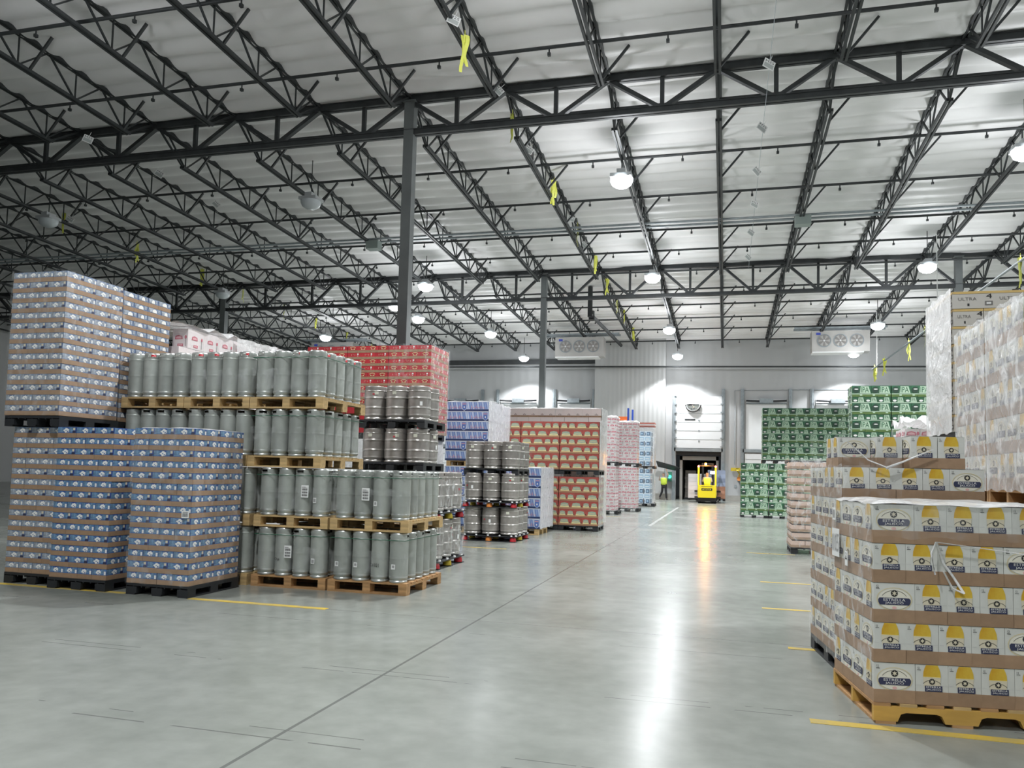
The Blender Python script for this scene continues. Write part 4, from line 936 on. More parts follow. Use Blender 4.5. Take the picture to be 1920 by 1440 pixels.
# ================================================================== CARTONS DOWN THE LEFT SIDE
# white beer cartons behind the blue stack
def row_side(proto, x, y0, z0, rows, pitch, n, dpt, what, where, group, rz=math.pi/2, xoff=0):
    for r in range(rows):
        for j in range(n):
            place(proto, (x-.135+xoff, y0+dpt*(j+.5)+((r % 2)*dpt/2), z0+r*pitch), rz, '%s, %s back, %s row up, %s' % (what, ORD[j+1], ORD[r+1], where), group)
row_side(STEB, -7.9, 10.05, 2.35, 4, .3, 7, .383, 'white carton with crimson print', 'behind the kegs', 'white beer cartons')
pallet(PW, -8.3, 10.75, 2.2, 'wooden pallet under front white cartons behind the kegs'); pallet(PW, -8.3, 12.2, 2.2, 'wooden pallet under rear white cartons behind the kegs')
ob('wrapped_load', MB().box(-8.7, 10.1, 0, -7.8, 12.9, 2.2, FILMTOP), None, label='white wrapped pallet load beneath the high white cartons', cat='wrapped load')
film('stretch_film', -8.8, 10.0, -7.88, 13.0, 2.4, 3.57, FILMC, 'milky film down the side of the high white cartons', 'R', .03, seed=8)
topfilm(-8.9, 10.0, -7.85, 13.0, 3.565, 'gathered white film over the top of the high white cartons', None, .1)
film('stretch_film', -8.9, 11.4, -7.84, 13.0, 3.15, 3.6, FILMTOP, 'bunched white film hanging at the rear of the white cartons', 'R', .05, seed=3)
# red and tan can cases
for i, (x0, nm) in enumerate(((-8.48, 'left red stack'), (-7.44, 'middle red stack'), (-6.4-.01, 'right red stack'))):
    x0 = -9.5+i*1.035
    pallet(PBG, x0+.51, 17.15, 2.17, 'black pallet under the '+nm)
    stack(RED, .34, .255, x0, 16.6, 2.31, 13, .1535, 3, 4, 'red can case', nm, 'red can cases', flip=i % 2+1, sidecount=3 if i == 2 else 0, rowsel=(lambda r: r >= 4) if i < 2 else None)
ob('wrapped_load', MB().box(-9.48, 16.65, 0, -6.45, 17.7, 2.17, FILMTOP), None, label='wrapped load hidden beneath the red can cases', cat='wrapped load')
b = MB()
for i in range(2): b.box(-9.49+i*1.035, 16.62, 2.31, -9.49+i*1.035+1.0, 17.75, 2.31+4*.1535, MATS['red_case_print'])
ob('can_cases', b, None, label='lower rows of red can cases hidden behind the kegs', cat='cases of cans', kind='stuff')
film('stretch_film', -7.43, 16.58, -6.4, 17.82, 2.3, 4.33, FILM, 'wrinkled clear film on the aisle side of the red cases', 'R', .04, seed=12)
film('stretch_film', -7.43, 16.58, -6.4, 17.82, 2.9, 4.33, FILMC, 'clear film on the front of the right red stack', 'F', .02, seed=13)
# blue striped cartons
STRW = ('white_side_carton', 'carton', MB().box(-.275, -.185, .002, .275, .185, .243, mat('white_lavender_carton', (.68, .69, .76), .4, noise=.12, nscale=5)).build('carton'), [])
PW10 = wood_pallet(1.03, 1.0, PWOOD)
def strp(r, i, n):
    if n == 1: return STRW
    return STR1 if ((r % 2 == 0) == (i == n-1)) and (i in (0, n-1)) else STR0
for (x0, y0, z0, nm, sc) in ((-6.74, 18.65, .145, 'lower striped stack', 3), (-6.74, 18.65, 1.75, 'upper striped stack', 3), (-5.4, 18.72, .145, 'short striped stack', 2)):
    pallet(PW10, x0+.55, y0+.51, z0-.145, 'wooden pallet under the '+nm)
    if sc == 3: pallet(PW10, x0+.55, y0+1.52, z0-.145, 'rear wooden pallet under the '+nm)
    stack(STR0, .55, .37, x0, y0, z0, 6, .245, 2, 0, 'blue striped carton', nm, 'blue striped cartons', seq=('hvvv', 'hvvv'), pr_fn=strp, sidecount=sc)
    film('stretch_film', x0, y0-.01, x0+1.105, y0+(2.05 if sc == 3 else 1.48), z0, z0+1.5, FILMW, 'milky wrap on the aisle side of the '+nm, 'R', .015, seed=3)
    topfilm(x0, y0, x0+1.1, y0+(2.02 if sc == 3 else 1.45), z0+1.475, 'white film over the top of the '+nm, None, .02)
# brick red cartons
def marstack(x0, y0, z0, rows, nm, nside, dirn=0):
    for r in range(rows):
        z = z0+r*.2125; x = x0; seqs = ('LLSS', 'SSLL')[(r+dirn) % 2]
        for i, ch in enumerate(seqs):
            wd, dp = (.314, .212) if ch == 'L' else (.212, .314)
            place(MAR, (x+wd/2, y0+dp/2, z), 0 if ch == 'L' else math.pi/2, 'brick red bottle carton, %s from left, %s row up, %s' % (ORD[i+1], ORD[r+1], nm), 'brick red cartons'); x += wd
        y = y0+.32
        for j in range(nside):
            place(MAR, (x0+1.052-.106, y+.157, z), math.pi/2, 'brick red bottle carton, %s back, %s row up, side of %s' % (ORD[j+1], ORD[r+1], nm), 'brick red cartons'); y += .316
for (x0, nm, sd) in ((-4.26, 'right red carton stack', 2), (-5.33, 'middle red carton stack', 0), (-6.4, 'left red carton stack', 0)):
    for z0, tw in ((.14, 'lower'), (1.6, 'upper')):
        if nm.startswith('left') and tw == 'lower': pass
        pallet(PB10, x0+.53, 20.7+.49, z0-.13, 'black pallet under the %s %s' % (tw, nm))
        marstack(x0, 20.72, z0, 6, '%s %s' % (tw, nm), sd, int(x0*10) % 2)
film('stretch_film', -4.27, 20.7, -3.2, 21.68, .12, 1.45, FILMW, 'milky wrap on aisle side of the lower right red cartons', 'R', .02, seed=2)
film('stretch_film', -4.27, 20.7, -3.2, 21.68, 1.6, 2.9, FILMTOP, 'thick white wrap on aisle side of upper right red cartons', 'R', .02, seed=5)
# white cartons standing behind and above
for i in range(3):
    x0 = -6.5+i*1.04; nm = ('left', 'middle', 'right')[i]+' rosy stack'
    pallet(PBG, x0+.51, 22.55, 0, 'black pallet under the '+nm)
    stack(WHC, .34, .26, x0, 22.05, .14, 13, .2455, 3, 4, 'rosy white carton', nm, 'rosy white cartons', sidecount=3 if i == 2 else 0, rowsel=(lambda r: r >= 9) if i < 2 else None, front=True)
    if i < 2: ob('wrapped_load', MB().box(x0, 22.07, .14, x0+1.02, 22.95, .14+9*.2455, FILMTOP), None, label='hidden lower part of the %s, wrapped' % nm, cat='wrapped load')
film('stretch_film', -4.42, 22.04, -3.36, 23.2, .14, 3.35, FILMTOP, 'white wrap on the aisle side of the right rosy stack', 'R', .03, seed=6)
topfilm(-6.5, 22.05, -3.36, 23.0, 3.345, 'white film over the rosy cartons', None, .015)
# white and crimson cartons further down
for (x0, y0, nn, nm, z1) in ((-4.8, 29.9, 3, 'nearer crimson stack', 15), (-4.32, 32.7, 3, 'farther crimson stack', 15)):
    for z0, rows, tw in ((.14, 7, 'lower'), (1.98, 7, 'upper')):
        pallet(PBG if tw == 'lower' else PBG, x0+.41, y0+.5, z0-.13, 'pallet under the %s %s' % (tw, nm))
        stack(STE, .27, .2, x0, y0, z0, rows, .24, 3, 4, 'white crimson carton', '%s %s' % (tw, nm), 'white and crimson cartons', sidecount=3)
        film('stretch_film', x0, y0-.01, x0+.82, y0+1.0, z0-.1, z0+1.7, FILMC, 'loose white wrap around the %s %s' % (tw, nm), 'FR', .03, seed=rows+len(nm)+int(z0))
    topfilm(x0, y0, x0+.82, y0+1.0, 3.67, 'bunched white film on top of the '+nm, None, .08)
# blue and white cartons near the dock
def bwf(r, i, n): return BW1 if r % 2 else BW2
for (x0, y0, nm) in ((-4.1, 38.8, 'blue white stack'),):
    for z0, tw in ((.14, 'lower'), (1.95, 'upper')):
        pallet(PBG, x0+.31, y0+.5, z0-.13, 'black pallet under the %s %s' % (tw, nm))
        stack(BW1, .3, .25, x0, y0, z0, 7, .24, 2, 2, 'blue and white carton', '%s %s' % (tw, nm), 'blue and white cartons', pr_fn=bwf, sidecount=3)
        film('stretch_film', x0, y0, x0+.62, y0+1.1, z0, z0+1.7, FILM, 'clear wrap on the aisle side of %s %s' % (tw, nm), 'R', .03, seed=4)
RT = MB(); RT.box(-.5, -.4, 0, .5, .4, .2, mat('red_rim_carton', (.72, .25, .2), .5)); RT.box(-.505, -.405, .05, .505, .405, .12, MATS['rosy_white_carton']); RT = RT.build('carton')
for i, x in enumerate((-5.0, -3.95)):
    ob('wrapped_load', MB().box(x-.5, 40.2, .13, x+.5, 41.2, 3.9, FILMTOP), None, label='white wrapped load near the rack, %s one' % ('left', 'right')[i], cat='wrapped load')
    place(('red_trimmed_carton', 'carton', RT, []), (x, 40.65, 3.95), 0, 'red trimmed carton on a wrapped load near the rack, %s one' % ('left', 'right')[i], 'red trimmed cartons')
    pallet(PBG, x, 40.7, 0, 'black pallet under the %s load near the rack' % ('left', 'right')[i])
# storage rack
b = MB(); BLR = mat('blue_rack_post', (.02, .06, .3), .45); ORR = mat('orange_rack_beam', (.75, .16, .04), .45)
rk = bpy.data.objects.new('storage_rack', None); COL.objects.link(rk); rk.location = (-5.1, 43, 0); tagp(rk, 'pallet rack with blue posts and orange beams behind the left cartons', 'rack')
pm = MB().box(-.05, -.05, 0, .05, .05, 5.1, BLR).build('post')
for (x, y) in ((0, 0), (.12, 1.0), (-2.8, 0), (-2.8, 1.0)): ob('post', pm, rk, (x, y, 0))
for y in (-.03, 1.0): ob('beam', MB().box(-2.75, y-.03, 4.5, -.05, y+.03, 4.64, ORR), rk)
# ================================================================== GREEN ALE CARTONS
def gstack(x0, y0, z0, rows, nm, rowsel=None, side=None, sidecount=0):
    stack(GRN, .5, .333, x0, y0, z0, rows, .2465, 2, 3, 'green ale carton', nm, 'green ale cartons', side='L', flip=0, rowsel=rowsel, sidecount=sidecount, seq=('hv', 'vh'))
n_ = ['first', 'second', 'third', 'fourth', 'fifth']
for i in range(4):
    x0 = .57+i*1.03
    y0 = 31.6 if i else 31.6
    pallet(PBG, x0+.5, y0+.5, 0, 'black pallet under %s lower green stack' % n_[i]); gstack(x0, y0, .09, 8, '%s lower green stack' % n_[i], sidecount=1 if i == 0 else 0)
for i in range(4):
    x0 = 1.36+i*1.0; y0 = 31.72
    pallet(PBG, x0+.5, y0+.5, 2.08, 'black pallet under %s upper green stack' % n_[i]); gstack(x0, y0, 2.21, 8, '%s upper green stack' % n_[i], sidecount=1 if i == 0 else 0)
for i in range(3):
    x0 = 3.44+i*1.02; y0 = 24.0
    for tz, tw in ((0, 'lower'), (2.09, 'upper')):
        if tw == 'lower': continue
        pallet(PBG, x0+.5, y0+.5, tz-.02+.0, 'black pallet under %s near upper green stack' % n_[i])
        gstack(x0, y0, tz+.11, 8, '%s near green stack' % n_[i], sidecount=1 if i == 0 else 0)
ob('wrapped_load', MB().box(3.44, 24.05, 0, 6.5, 24.95, 2.07, MATS['green_carton']), None, label='green cartons hidden beneath the near upper green stacks', cat='wrapped load', kind='stuff')

# ================================================================== RIGHT SIDE BEER CARTONS
EP = .246
def e_stack(x0, y0, z0, rows, nm, rowsel=None, flip=0, sidecount=None, front=True, what='white and gold beer carton', deep=0):
    m0 = len(TOPS)
    # rows alternate: one long carton first then four short ones, or four short ones then a long one
    for r in range(rows):
        if rowsel and not rowsel(r): continue
        z = z0+r*EP; sq = ('SSSSL', 'LSSSS')[(r+flip) % 2]; x = x0
        for i, ch in enumerate(sq):
            wd, dp = (.245, .192) if ch == 'L' else (.192, .245)
            if front: place(EST, (x+wd/2+random.uniform(-.001, .001), y0+dp/2, z), 0 if ch == 'L' else math.pi/2, '%s, %s from left, %s row up, front of %s' % (what, ORD[i+1], ORD[r+1], nm), 'beer cartons')
            x += wd
        y = y0+(.192 if sq[0] == 'L' else .245)
        sd = ('vvh' if sq[0] == 'L' else 'hhv') if not deep else ('vvvh' if sq[0] == 'L' else 'hhvv')
        for j, ch in enumerate(sd[:sidecount]):
            dpp, wd = (.192, .245) if ch == 'h' else (.245, .192)
            place(EST, (x0+wd/2, y+dpp/2, z), 0 if ch == 'h' else math.pi/2, '%s, %s from corner, %s row up, side of %s' % (what, ORD[j+1], ORD[r+1], nm), 'beer cartons'); y += dpp
    for o in TOPS[m0:]: o.scale.z = EP/.246
# stringer pallet under the front stack, notched stringers facing the camera
def stringer_pallet(W, D):
    st = MB(); hw = W/2; z0, z1 = .018, .108
    prof = [(-hw, z0), (-hw+.14, z0), (-hw+.16, z0+.045), (-hw+.19, z0+.055), (-hw+.37, z0+.055), (-hw+.4, z0+.045), (-hw+.42, z0), (-.0+.09, z0), (.11, z0+.045), (.14, z0+.055), (.30, z0+.055), (.33, z0+.045), (.35, z0), (hw, z0), (hw, z1), (-hw, z1)]
    n = len(prof); st.add([(x, -.02, z) for x, z in prof]+[(x, .02, z) for x, z in prof], [tuple(range(n)), tuple(reversed(range(n, 2*n)))]+[(i, i+n, (i+1) % n+n, (i+1) % n) for i in range(n)], YWOOD)
    st = st.build('stringer'); dk = MB(); n = 7; bw = .1
    for i in range(n):
        x = -hw+bw/2+i*(W-bw)/(n-1); dk.box(x-bw/2, -D/2, .108, x+bw/2, D/2, .126, PWOOD if i % 2 else OWOOD)
    bt = MB()
    for x in (-hw+.07, 0, hw-.07): bt.box(x-.06, -D/2, 0, x+.06, D/2, .018, OWOOD)
    return ('wooden_pallet', 'pallet', None, [('deck', dk.build('deck'), (0, 0, 0)), ('stringer', st, (0, -D/2+.02, 0)), ('stringer', st, (0, 0, 0)), ('stringer', st, (0, D/2-.02, 0)), ('bottom_boards', bt.build('bottom_boards'), (0, 0, 0))])
SP = stringer_pallet(1.04, .9)
N0 = len(TOPS)
pallet(SP, 1.42, 5.47+.44, 0, 'yellow painted wooden pallet under the front right beer stack')
e_stack(.905, 5.47, .128, 5, 'front right stack', flip=1)
topfilm(.9, 5.46, 1.93, 6.35, 1.37, 'white wrinkled film gathered over the front right beer stack', None, .015)
film('stretch_film', .9, 5.46, 1.92, 6.36, .3, 1.36, FILM, 'crinkled clear film on the aisle side of the front right stack', 'L', .008, seed=21)
film('stretch_film', .9, 5.46, 1.92, 6.36, 1.15, 1.37, FILMC, 'clear film band around the top row of the front right stack', 'LF', .006, seed=25)
b = MB(); b.tube([(1.27, 5.445, 1.13), (1.24, 5.44, 1.06), (1.26, 5.44, .93)], .006, FILMTOP, 6); b.tube([(1.27, 5.445, 1.13), (1.31, 5.44, 1.0), (1.36, 5.44, .93), (1.43, 5.445, .82)], .008, FILMTOP, 6); b.tube([(1.31, 5.44, .95), (1.36, 5.44, .85), (1.43, 5.445, .82)], .006, FILMTOP, 6); b.tube([(1.27, 5.445, 1.13), (1.9, 5.445, 1.06)], .003, FILMTOP, 5)
ob('loose_film', b, None, label='torn loose tail of clear film hanging on the front right stack', cat='stretch film')
# paper labels under the film on the aisle side
PG_ = MB(); PG_.box(-.002, -.09, -.2, 0, .09, 0, PAPER); fr = (Vector((-.003, .09, -.2)), Vector((0, -1, 0)), Vector((0, 0, 1))); PG_.text(fr, '01055', .09, .1, .16, .13, MATS['grey_text'], .001); PG_ = PG_.build('paper')
ob('paper_sign', PG_, None, (.886, 6.24, 1.15), label='paper sheet with large grey digits under film, front right stack', cat='paper label')
PL_ = MB(); PL_.box(-.002, -.03, -.1, 0, .03, 0, PAPER); fr = (Vector((-.003, .03, -.1)), Vector((0, -1, 0)), Vector((0, 0, 1))); PL_.text(fr, '2', .03, .075, .025, .03, BLACKI, .001); PL_.rect(fr, .01, .045, .05, .055, BLACKI, .001); PL_ = PL_.build('paper')
ob('paper_tag', PL_, None, (.886, 5.98, 1.01), label='small white tag marked 2 on the front right stack side', cat='paper label')
PB_ = MB(); PB_.box(-.002, -.04, -.09, 0, .04, 0, PAPER)
fr = (Vector((-.003, .04, -.09)), Vector((0, -1, 0)), Vector((0, 0, 1)))
for q in range(7): PB_.rect(fr, .012+q*.008, .015, .016+q*.008, .075, MATS['grey_text'], .001)
ob('barcode_label', PB_, None, (.886, 6.28, 1.3), label='barcode label on the top row of the front right stack', cat='paper label')
turn(N0, .905, 5.47, 8.0)
# second stack
N0 = len(TOPS); PBE12 = plastic_pallet(1.02, 1.12)
pallet(PBE12, 1.29, 7.2, 0, 'black plastic pallet under the second right beer stack')
e_stack(.78, 6.64, .13, 6, 'second right stack', flip=1, deep=1)
for r_, cols in ((6, ((.78, 6.98, 'L', 'first'), (.985, 6.83, 'S', 'second'), (1.18, 6.64, 'S', 'third'), (1.375, 6.64, 'S', 'fourth'), (1.57, 6.64, 'S', 'fifth')) ),):
    z = .13+r_*EP
    place(EST, (.82+.122, 6.95+.096, z), 0, 'white and gold beer carton with oval label atop the second right stack', 'beer cartons')
    place(EST, (.82+.122, 7.15+.096, z), 0, 'white and gold beer carton behind the oval one, second right stack', 'beer cartons')
    place(EST, (1.07+.096, 6.8+.122, z), math.pi/2, 'white and gold beer carton set back left of centre atop second stack', 'beer cartons')
    place(EST, (1.27+.096, 6.64+.122, z), math.pi/2, 'white and gold beer carton left of the pair atop the second stack', 'beer cartons')
    place(EST, (1.465+.096, 6.64+.122, z), math.pi/2, 'white and gold beer carton at the right end atop the second stack', 'beer cartons')
topfilm(.79, 6.66, 1.25, 7.4, .13+6*EP+.01, 'loose film lying on the step of the second right stack', FILMC, .01)
film('stretch_film', .775, 6.63, 1.78, 7.76, .1, 1.62, FILM, 'diagonally wrinkled film on the aisle side of the second right stack', 'L', .012, seed=31)
film('stretch_film', .775, 6.63, 1.2, 7.76, 1.3, 1.85, FILMC, 'clear film on the front of the second right stack', 'LF', .01, seed=33)
b = MB(); b.tube([(1.08, 6.6, 1.6), (1.2, 6.6, 1.65), (1.42, 6.6, 1.75)], .012, FILMTOP, 6, .004); b.tube([(.8, 6.6, 1.8), (.95, 6.6, 1.66), (1.1, 6.6, 1.6)], .005, FILMTOP, 6)
ob('loose_film', b, None, label='bright twisted film strand across the second right stack', cat='stretch film')
for o in TOPS[N0:]: o.location.x += .10; o.location.y += -.04
turn(N0, .88, 6.6, 6.5)
# tall stacks at the right edge: lower loads carry upper loads
BEIGE = 'wrapped beer carton'
def tall(x0, y0, nm, rows_up, seed=0):
    global EP
    pallet(SP, x0+.52, y0+.46, 0, 'wooden pallet on the floor under the '+nm)
    EP = .24; e_stack(x0, y0+.02, .128, 5, 'lower '+nm, what='wrapped beer carton')
    pallet(SPO, x0+.52, y0+.46, 1.33, 'orange wooden pallet under the upper load of the '+nm)
    EP = .286; e_stack(x0, y0+.02, 1.457, rows_up, 'upper '+nm, what='wrapped beer carton', flip=seed)
    film('stretch_film', x0-.01, y0, x0+1.03, y0+.9, 1.45, 1.457+rows_up*EP+.02, FILMW, 'crinkled milky film around the upper load of the '+nm, 'LF', .02, seed=seed+40)
YW2 = YWOOD; YWOOD = OWOOD; SPO = stringer_pallet(1.04, .9); YWOOD = YW2
tall(2.12, 7.44, 'far right stack', 5, seed=1)
tall(2.11, 6.49, 'edge right stack', 5, seed=2)
EP = .246
# the high stack of grey cartons with its white wrapped aisle side
pallet(SP, 2.64, 8.9, 0, 'wooden pallet on the floor under the high grey stack')
e_stack(2.12, 8.46, .128, 7, 'lower high stack', what=BEIGE)
pallet(PBE, 2.64, 8.92, 1.86, 'black plastic pallet high up under the grey cartons')
stack(ULT, .36, .26, 2.12, 8.46, 1.99, 8, .171, 3, 4, 'grey carton with ochre edge', 'high grey stack', 'grey cartons', side='L', sidecount=2)
film('stretch_film', 2.11, 8.45, 3.2, 9.45, 1.98, 3.38, FILMTOP, 'thick white crinkled film on the aisle side of the high grey stack', 'L', .03, seed=50)
film('stretch_film', 2.11, 8.45, 3.2, 9.45, .1, 1.85, FILMTOP, 'thick white film on the aisle side below the black pallet', 'L', .03, seed=51)
# pink and tan translucent stack beyond
TB = MB(); TB.box(-.13, -.2, 0, .13, .2, .13, mat('tan_rose_carton', (.62, .46, .38), .5, rnd=.1)); TB.box(-.135, -.205, 0, .135, .205, .05, CARD); TB = TB.build('carton')
pallet(PBG, 1.79, 17.5, 0, 'black pallet under the rosy tan stack past the beer stacks')
for r in range(11):
    for j in range(3): place(('tan_carton', 'carton', TB, []), (1.42+(.012 if r % 2 else 0), 17.22+.41*j, .13+r*.158), 0, 'rosy tan carton, %s from corner, %s row up, beyond beer stacks' % (ORD[j+1], ORD[r+1]), 'rosy tan cartons')
    for j in range(2): place(('tan_carton', 'carton', TB, []), (1.42+.27*(j+1), 17.22, .13+r*.158), 0, 'rosy tan carton, front face column %s, %s row up, beyond beer stacks' % (ORD[j+1], ORD[r+1]), 'rosy tan cartons')
film('stretch_film', 1.27, 17.0, 2.14, 18.4, .13, 1.92, FILM, 'pinkish clear film on the rosy tan stack', 'LF', .03, seed=60)
# small wrapped stack of white crimson cartons in front of the green ones
pallet(PBG, 3.07, 13.5, 0, 'black pallet under the white wrapped stack before the green cartons')
stack(STE, .27, .2, 2.62, 13.1, .14, 9, .24, 3, 4, 'white crimson carton', 'draped stack', 'white and crimson cartons', side='L', sidecount=2)
topfilm(2.59, 13.08, 3.45, 14.0, 2.32, 'bunched film over the white stack before the green cartons', None, .2)
film('stretch_film', 2.6, 13.06, 3.45, 14, .14, 2.33, FILM, 'loose film around the white stack before the green cartons', 'LF', .03, seed=61)
# ================================================================== FORKLIFT with its load
FY = mat('forklift_yellow', (.85, .68, .02), .35, rnd=.0); FB = mat('forklift_black', (.015, .015, .017), .5)
fk = bpy.data.objects.new('forklift', None); COL.objects.link(fk); fk.location = (-1.0, 46.2, 0); tagp(fk, 'yellow forklift seen from behind carrying cartons at the open dock', 'forklift')
b = MB(); pf = [(-.5, .32), (-.52, .45), (-.52, .8), (-.5, 1.02), (.5, 1.02), (.52, .8), (.52, .45), (.5, .32)]
def curve_body(b, y0, y1, prof, m, bulge=.12):
    n = len(prof); rings = [(y0+.0, .86), (y0+.06, .97), (y0+.18, 1.0), (y1, 1.0)]; vs = []; fs = []
    for y, sc in rings:
        for x, z in prof: vs.append((x*sc, y, .67+(z-.67)*(.94+.06*sc if sc < 1 else 1)))
    for i in range(len(rings)-1):
        for k in range(n): fs.append((i*n+k, i*n+(k+1) % n, (i+1)*n+(k+1) % n, (i+1)*n+k))
    fs.append(tuple(reversed(range(n)))); fs.append(tuple(range((len(rings)-1)*n, len(rings)*n))); b.add(vs, fs, m)
curve_body(b, 0, .75, pf, FY); cw = ob('counterweight', b, fk)
b = MB(); fr = (Vector((-.3, -.012, .72)), Vector((1, 0, 0)), Vector((0, 0, 1)))
b.pl(fr, [(0, .02), (.03, 0), (.57, 0), (.6, .02), (.6, .12), (.57, .14), (.03, .14), (0, .12)], FB); b.text(fr, 'HYSTER', .3, .07, .5, .085, FY, .004); b.rect(fr, 0, .22, .6, .24, FB, 0); ob('name_badge', b, cw)
b = MB(); b.box(-.5, .1, .12, .5, 1.6, .34, FB); b.box(-.48, .7, .34, .48, 1.5, .55, FB); b.box(-.3, .55, .6, .3, 1.0, .95, FB); ob('chassis', b, fk)
b = MB()
for sx in (-.47, .47):
    b.bar((sx, .12, 1.0), (sx, .3, 2.12), .09, .09, FY, (0, 1, 0)); b.bar((sx, .3, 2.12), (sx, 1.5, 2.16), .07, .06, FB); b.bar((sx, 1.5, 2.16), (sx, 1.75, .5), .07, .07, FB)
for q in range(6): b.bar((-.47, .35+q*.22, 2.13), (.47, .35+q*.22, 2.13), .03, .04, FB)
b.bar((-.5, .28, 2.12), (.5, .28, 2.12), .09, .07, FB); ob('overhead_guard', b, fk)
wh = MB(); wh.tube([(-.09, 0, 0), (.09, 0, 0)], .23, FB, 20); wh.tube([(-.095, 0, 0), (.095, 0, 0)], .1, GALV, 14); wh = wh.build('wheel')
for (x, y) in ((-.4, .35), (.4, .35), (-.43, 1.6), (.43, 1.6)): ob('wheel', wh, fk, (x, y, .23))
b = MB()
for sx in (-.28, .28): b.box(sx-.06, 1.75, .05, sx+.06, 1.87, 2.3, FB)
b.box(-.34, 1.76, .4, .34, 1.86, .5, FB); b.box(-.34, 1.76, 2.2, .34, 1.86, 2.3, FB); b.box(-.75, 1.88, .25, .75, 1.93, .35, FB); b.box(-.75, 1.88, .6, .75, 1.93, .7, FB); ms = ob('mast', b, fk)
for sx in (-.6, -.2, .2, .6): ob('fork', MB().box(sx-.05, 1.93, .04, sx+.05, 3.0, .085, FB), ms)
LR = mat('red_tail_lamp', (1, .06, .05), .3, emit=60); LA = mat('amber_beacon', (1, .5, .05), .3, emit=30)
for sx in (-.47, .47): ob('tail_lamp', MB().tube([(sx, .2, 2.08), (sx, .16, 2.08)], .05, LR, 12), fk)
bc = MB(); bc.tube([(0, .35, 2.16), (0, .35, 2.28)], .06, LA, 12); bc = ob('beacon', bc, fk, (-.08, 0, 0))
ld = bpy.data.lights.new('beacon_light', 'POINT'); ld.energy = 80; ld.color = (1, .42, .06); ld.shadow_soft_size = .06; lo = bpy.data.objects.new('beacon_light', ld); COL.objects.link(lo); lo.parent = bc; lo.location = (0, .1, 2.2)
lo.location = (0, -.05, 2.24)
b = MB(); b.box(-.16, 0, -.11, .16, .03, .11, FB); b = ob('screen', b, fk, (.3, .95, 1.75)); ob('display', MB().box(-.14, -.004, -.09, .14, 0, .09, mat('display_glow', (.75, .85, 1), .3, emit=1.6)), b)
# load carried side by side
LB1 = MB().box(-.25, -.2, .002, .25, .2, .235, mat('load_white_carton', (.66, .66, .68), .5, rnd=.08)).build('carton'); LB2 = MB().box(-.25, -.2, .002, .25, .2, .235, mat('load_blue_carton', (.25, .3, .42), .5, rnd=.2)).build('carton'); LB3 = MB().box(-.25, -.2, .002, .25, .2, .235, mat('load_brown_carton', (.38, .22, .16), .6, rnd=.2)).build('carton')
lpal = MB(); lpal.box(-.5, -.55, .02, .5, .55, .05, BPLAS)
for k in range(5): lpal.box(-.5+k*.23, -.55, -.0, -.42+k*.23, .55, .02, BPLAS)
lp = plastic_pallet(1.0, 1.1, .13)
for (cx, nm) in ((-1.62, 'left'), (-.5, 'right')): pallet(lp, cx+.0, 48.75, .10, 'black pallet on the forklift forks, %s one' % nm)
for r in range(6):
    for i, x in enumerate((-1.87, -1.37)):
        place(('carton', 'carton', LB1, []), (x, 48.42, .235+r*.238), 0, 'white carton on the forklift, %s row up, %s column of left load' % (ORD[r+1], ORD[i+1]), 'cartons on the forklift')
for r in range(7):
    for i, x in enumerate((-.75, -.25)):
        place(('carton', 'carton', LB3 if r < 3 else LB2, []), (x, 48.42, .235+r*.238), 0, '%s carton on the forklift, %s row up, %s column of right load' % ('brown' if r < 3 else 'blue', ORD[r+1], ORD[i+1]), 'cartons on the forklift')
# ================================================================== PEOPLE
SKIN = mat('skin', (.5, .32, .24), .5); HAIR = mat('dark_hair', (.03, .025, .02), .6); VEST = mat('hi_vis_vest', (.62, .8, .08), .5); TEE = mat('grey_shirt', (.4, .42, .44), .7); TROU = mat('black_trousers', (.02, .02, .025), .7)
def skin_obj(name, pts, edges, rad, m, parent=None, root=0, sub=1):
    me = bpy.data.meshes.new(name); me.from_pydata([tuple(p) for p in pts], edges, []); me.materials.append(m); o = bpy.data.objects.new(name, me); COL.objects.link(o)
    md = o.modifiers.new('skin', 'SKIN'); md.use_smooth_shade = True
    for i, v in enumerate(me.skin_vertices[0].data):
        r = rad[i]; v.radius = (r, r) if not isinstance(r, tuple) else r; v.use_root = (i == root)
    sb = o.modifiers.new('sub', 'SUBSURF'); sb.levels = sub; sb.render_levels = sub
    if parent: o.parent = parent
    return o
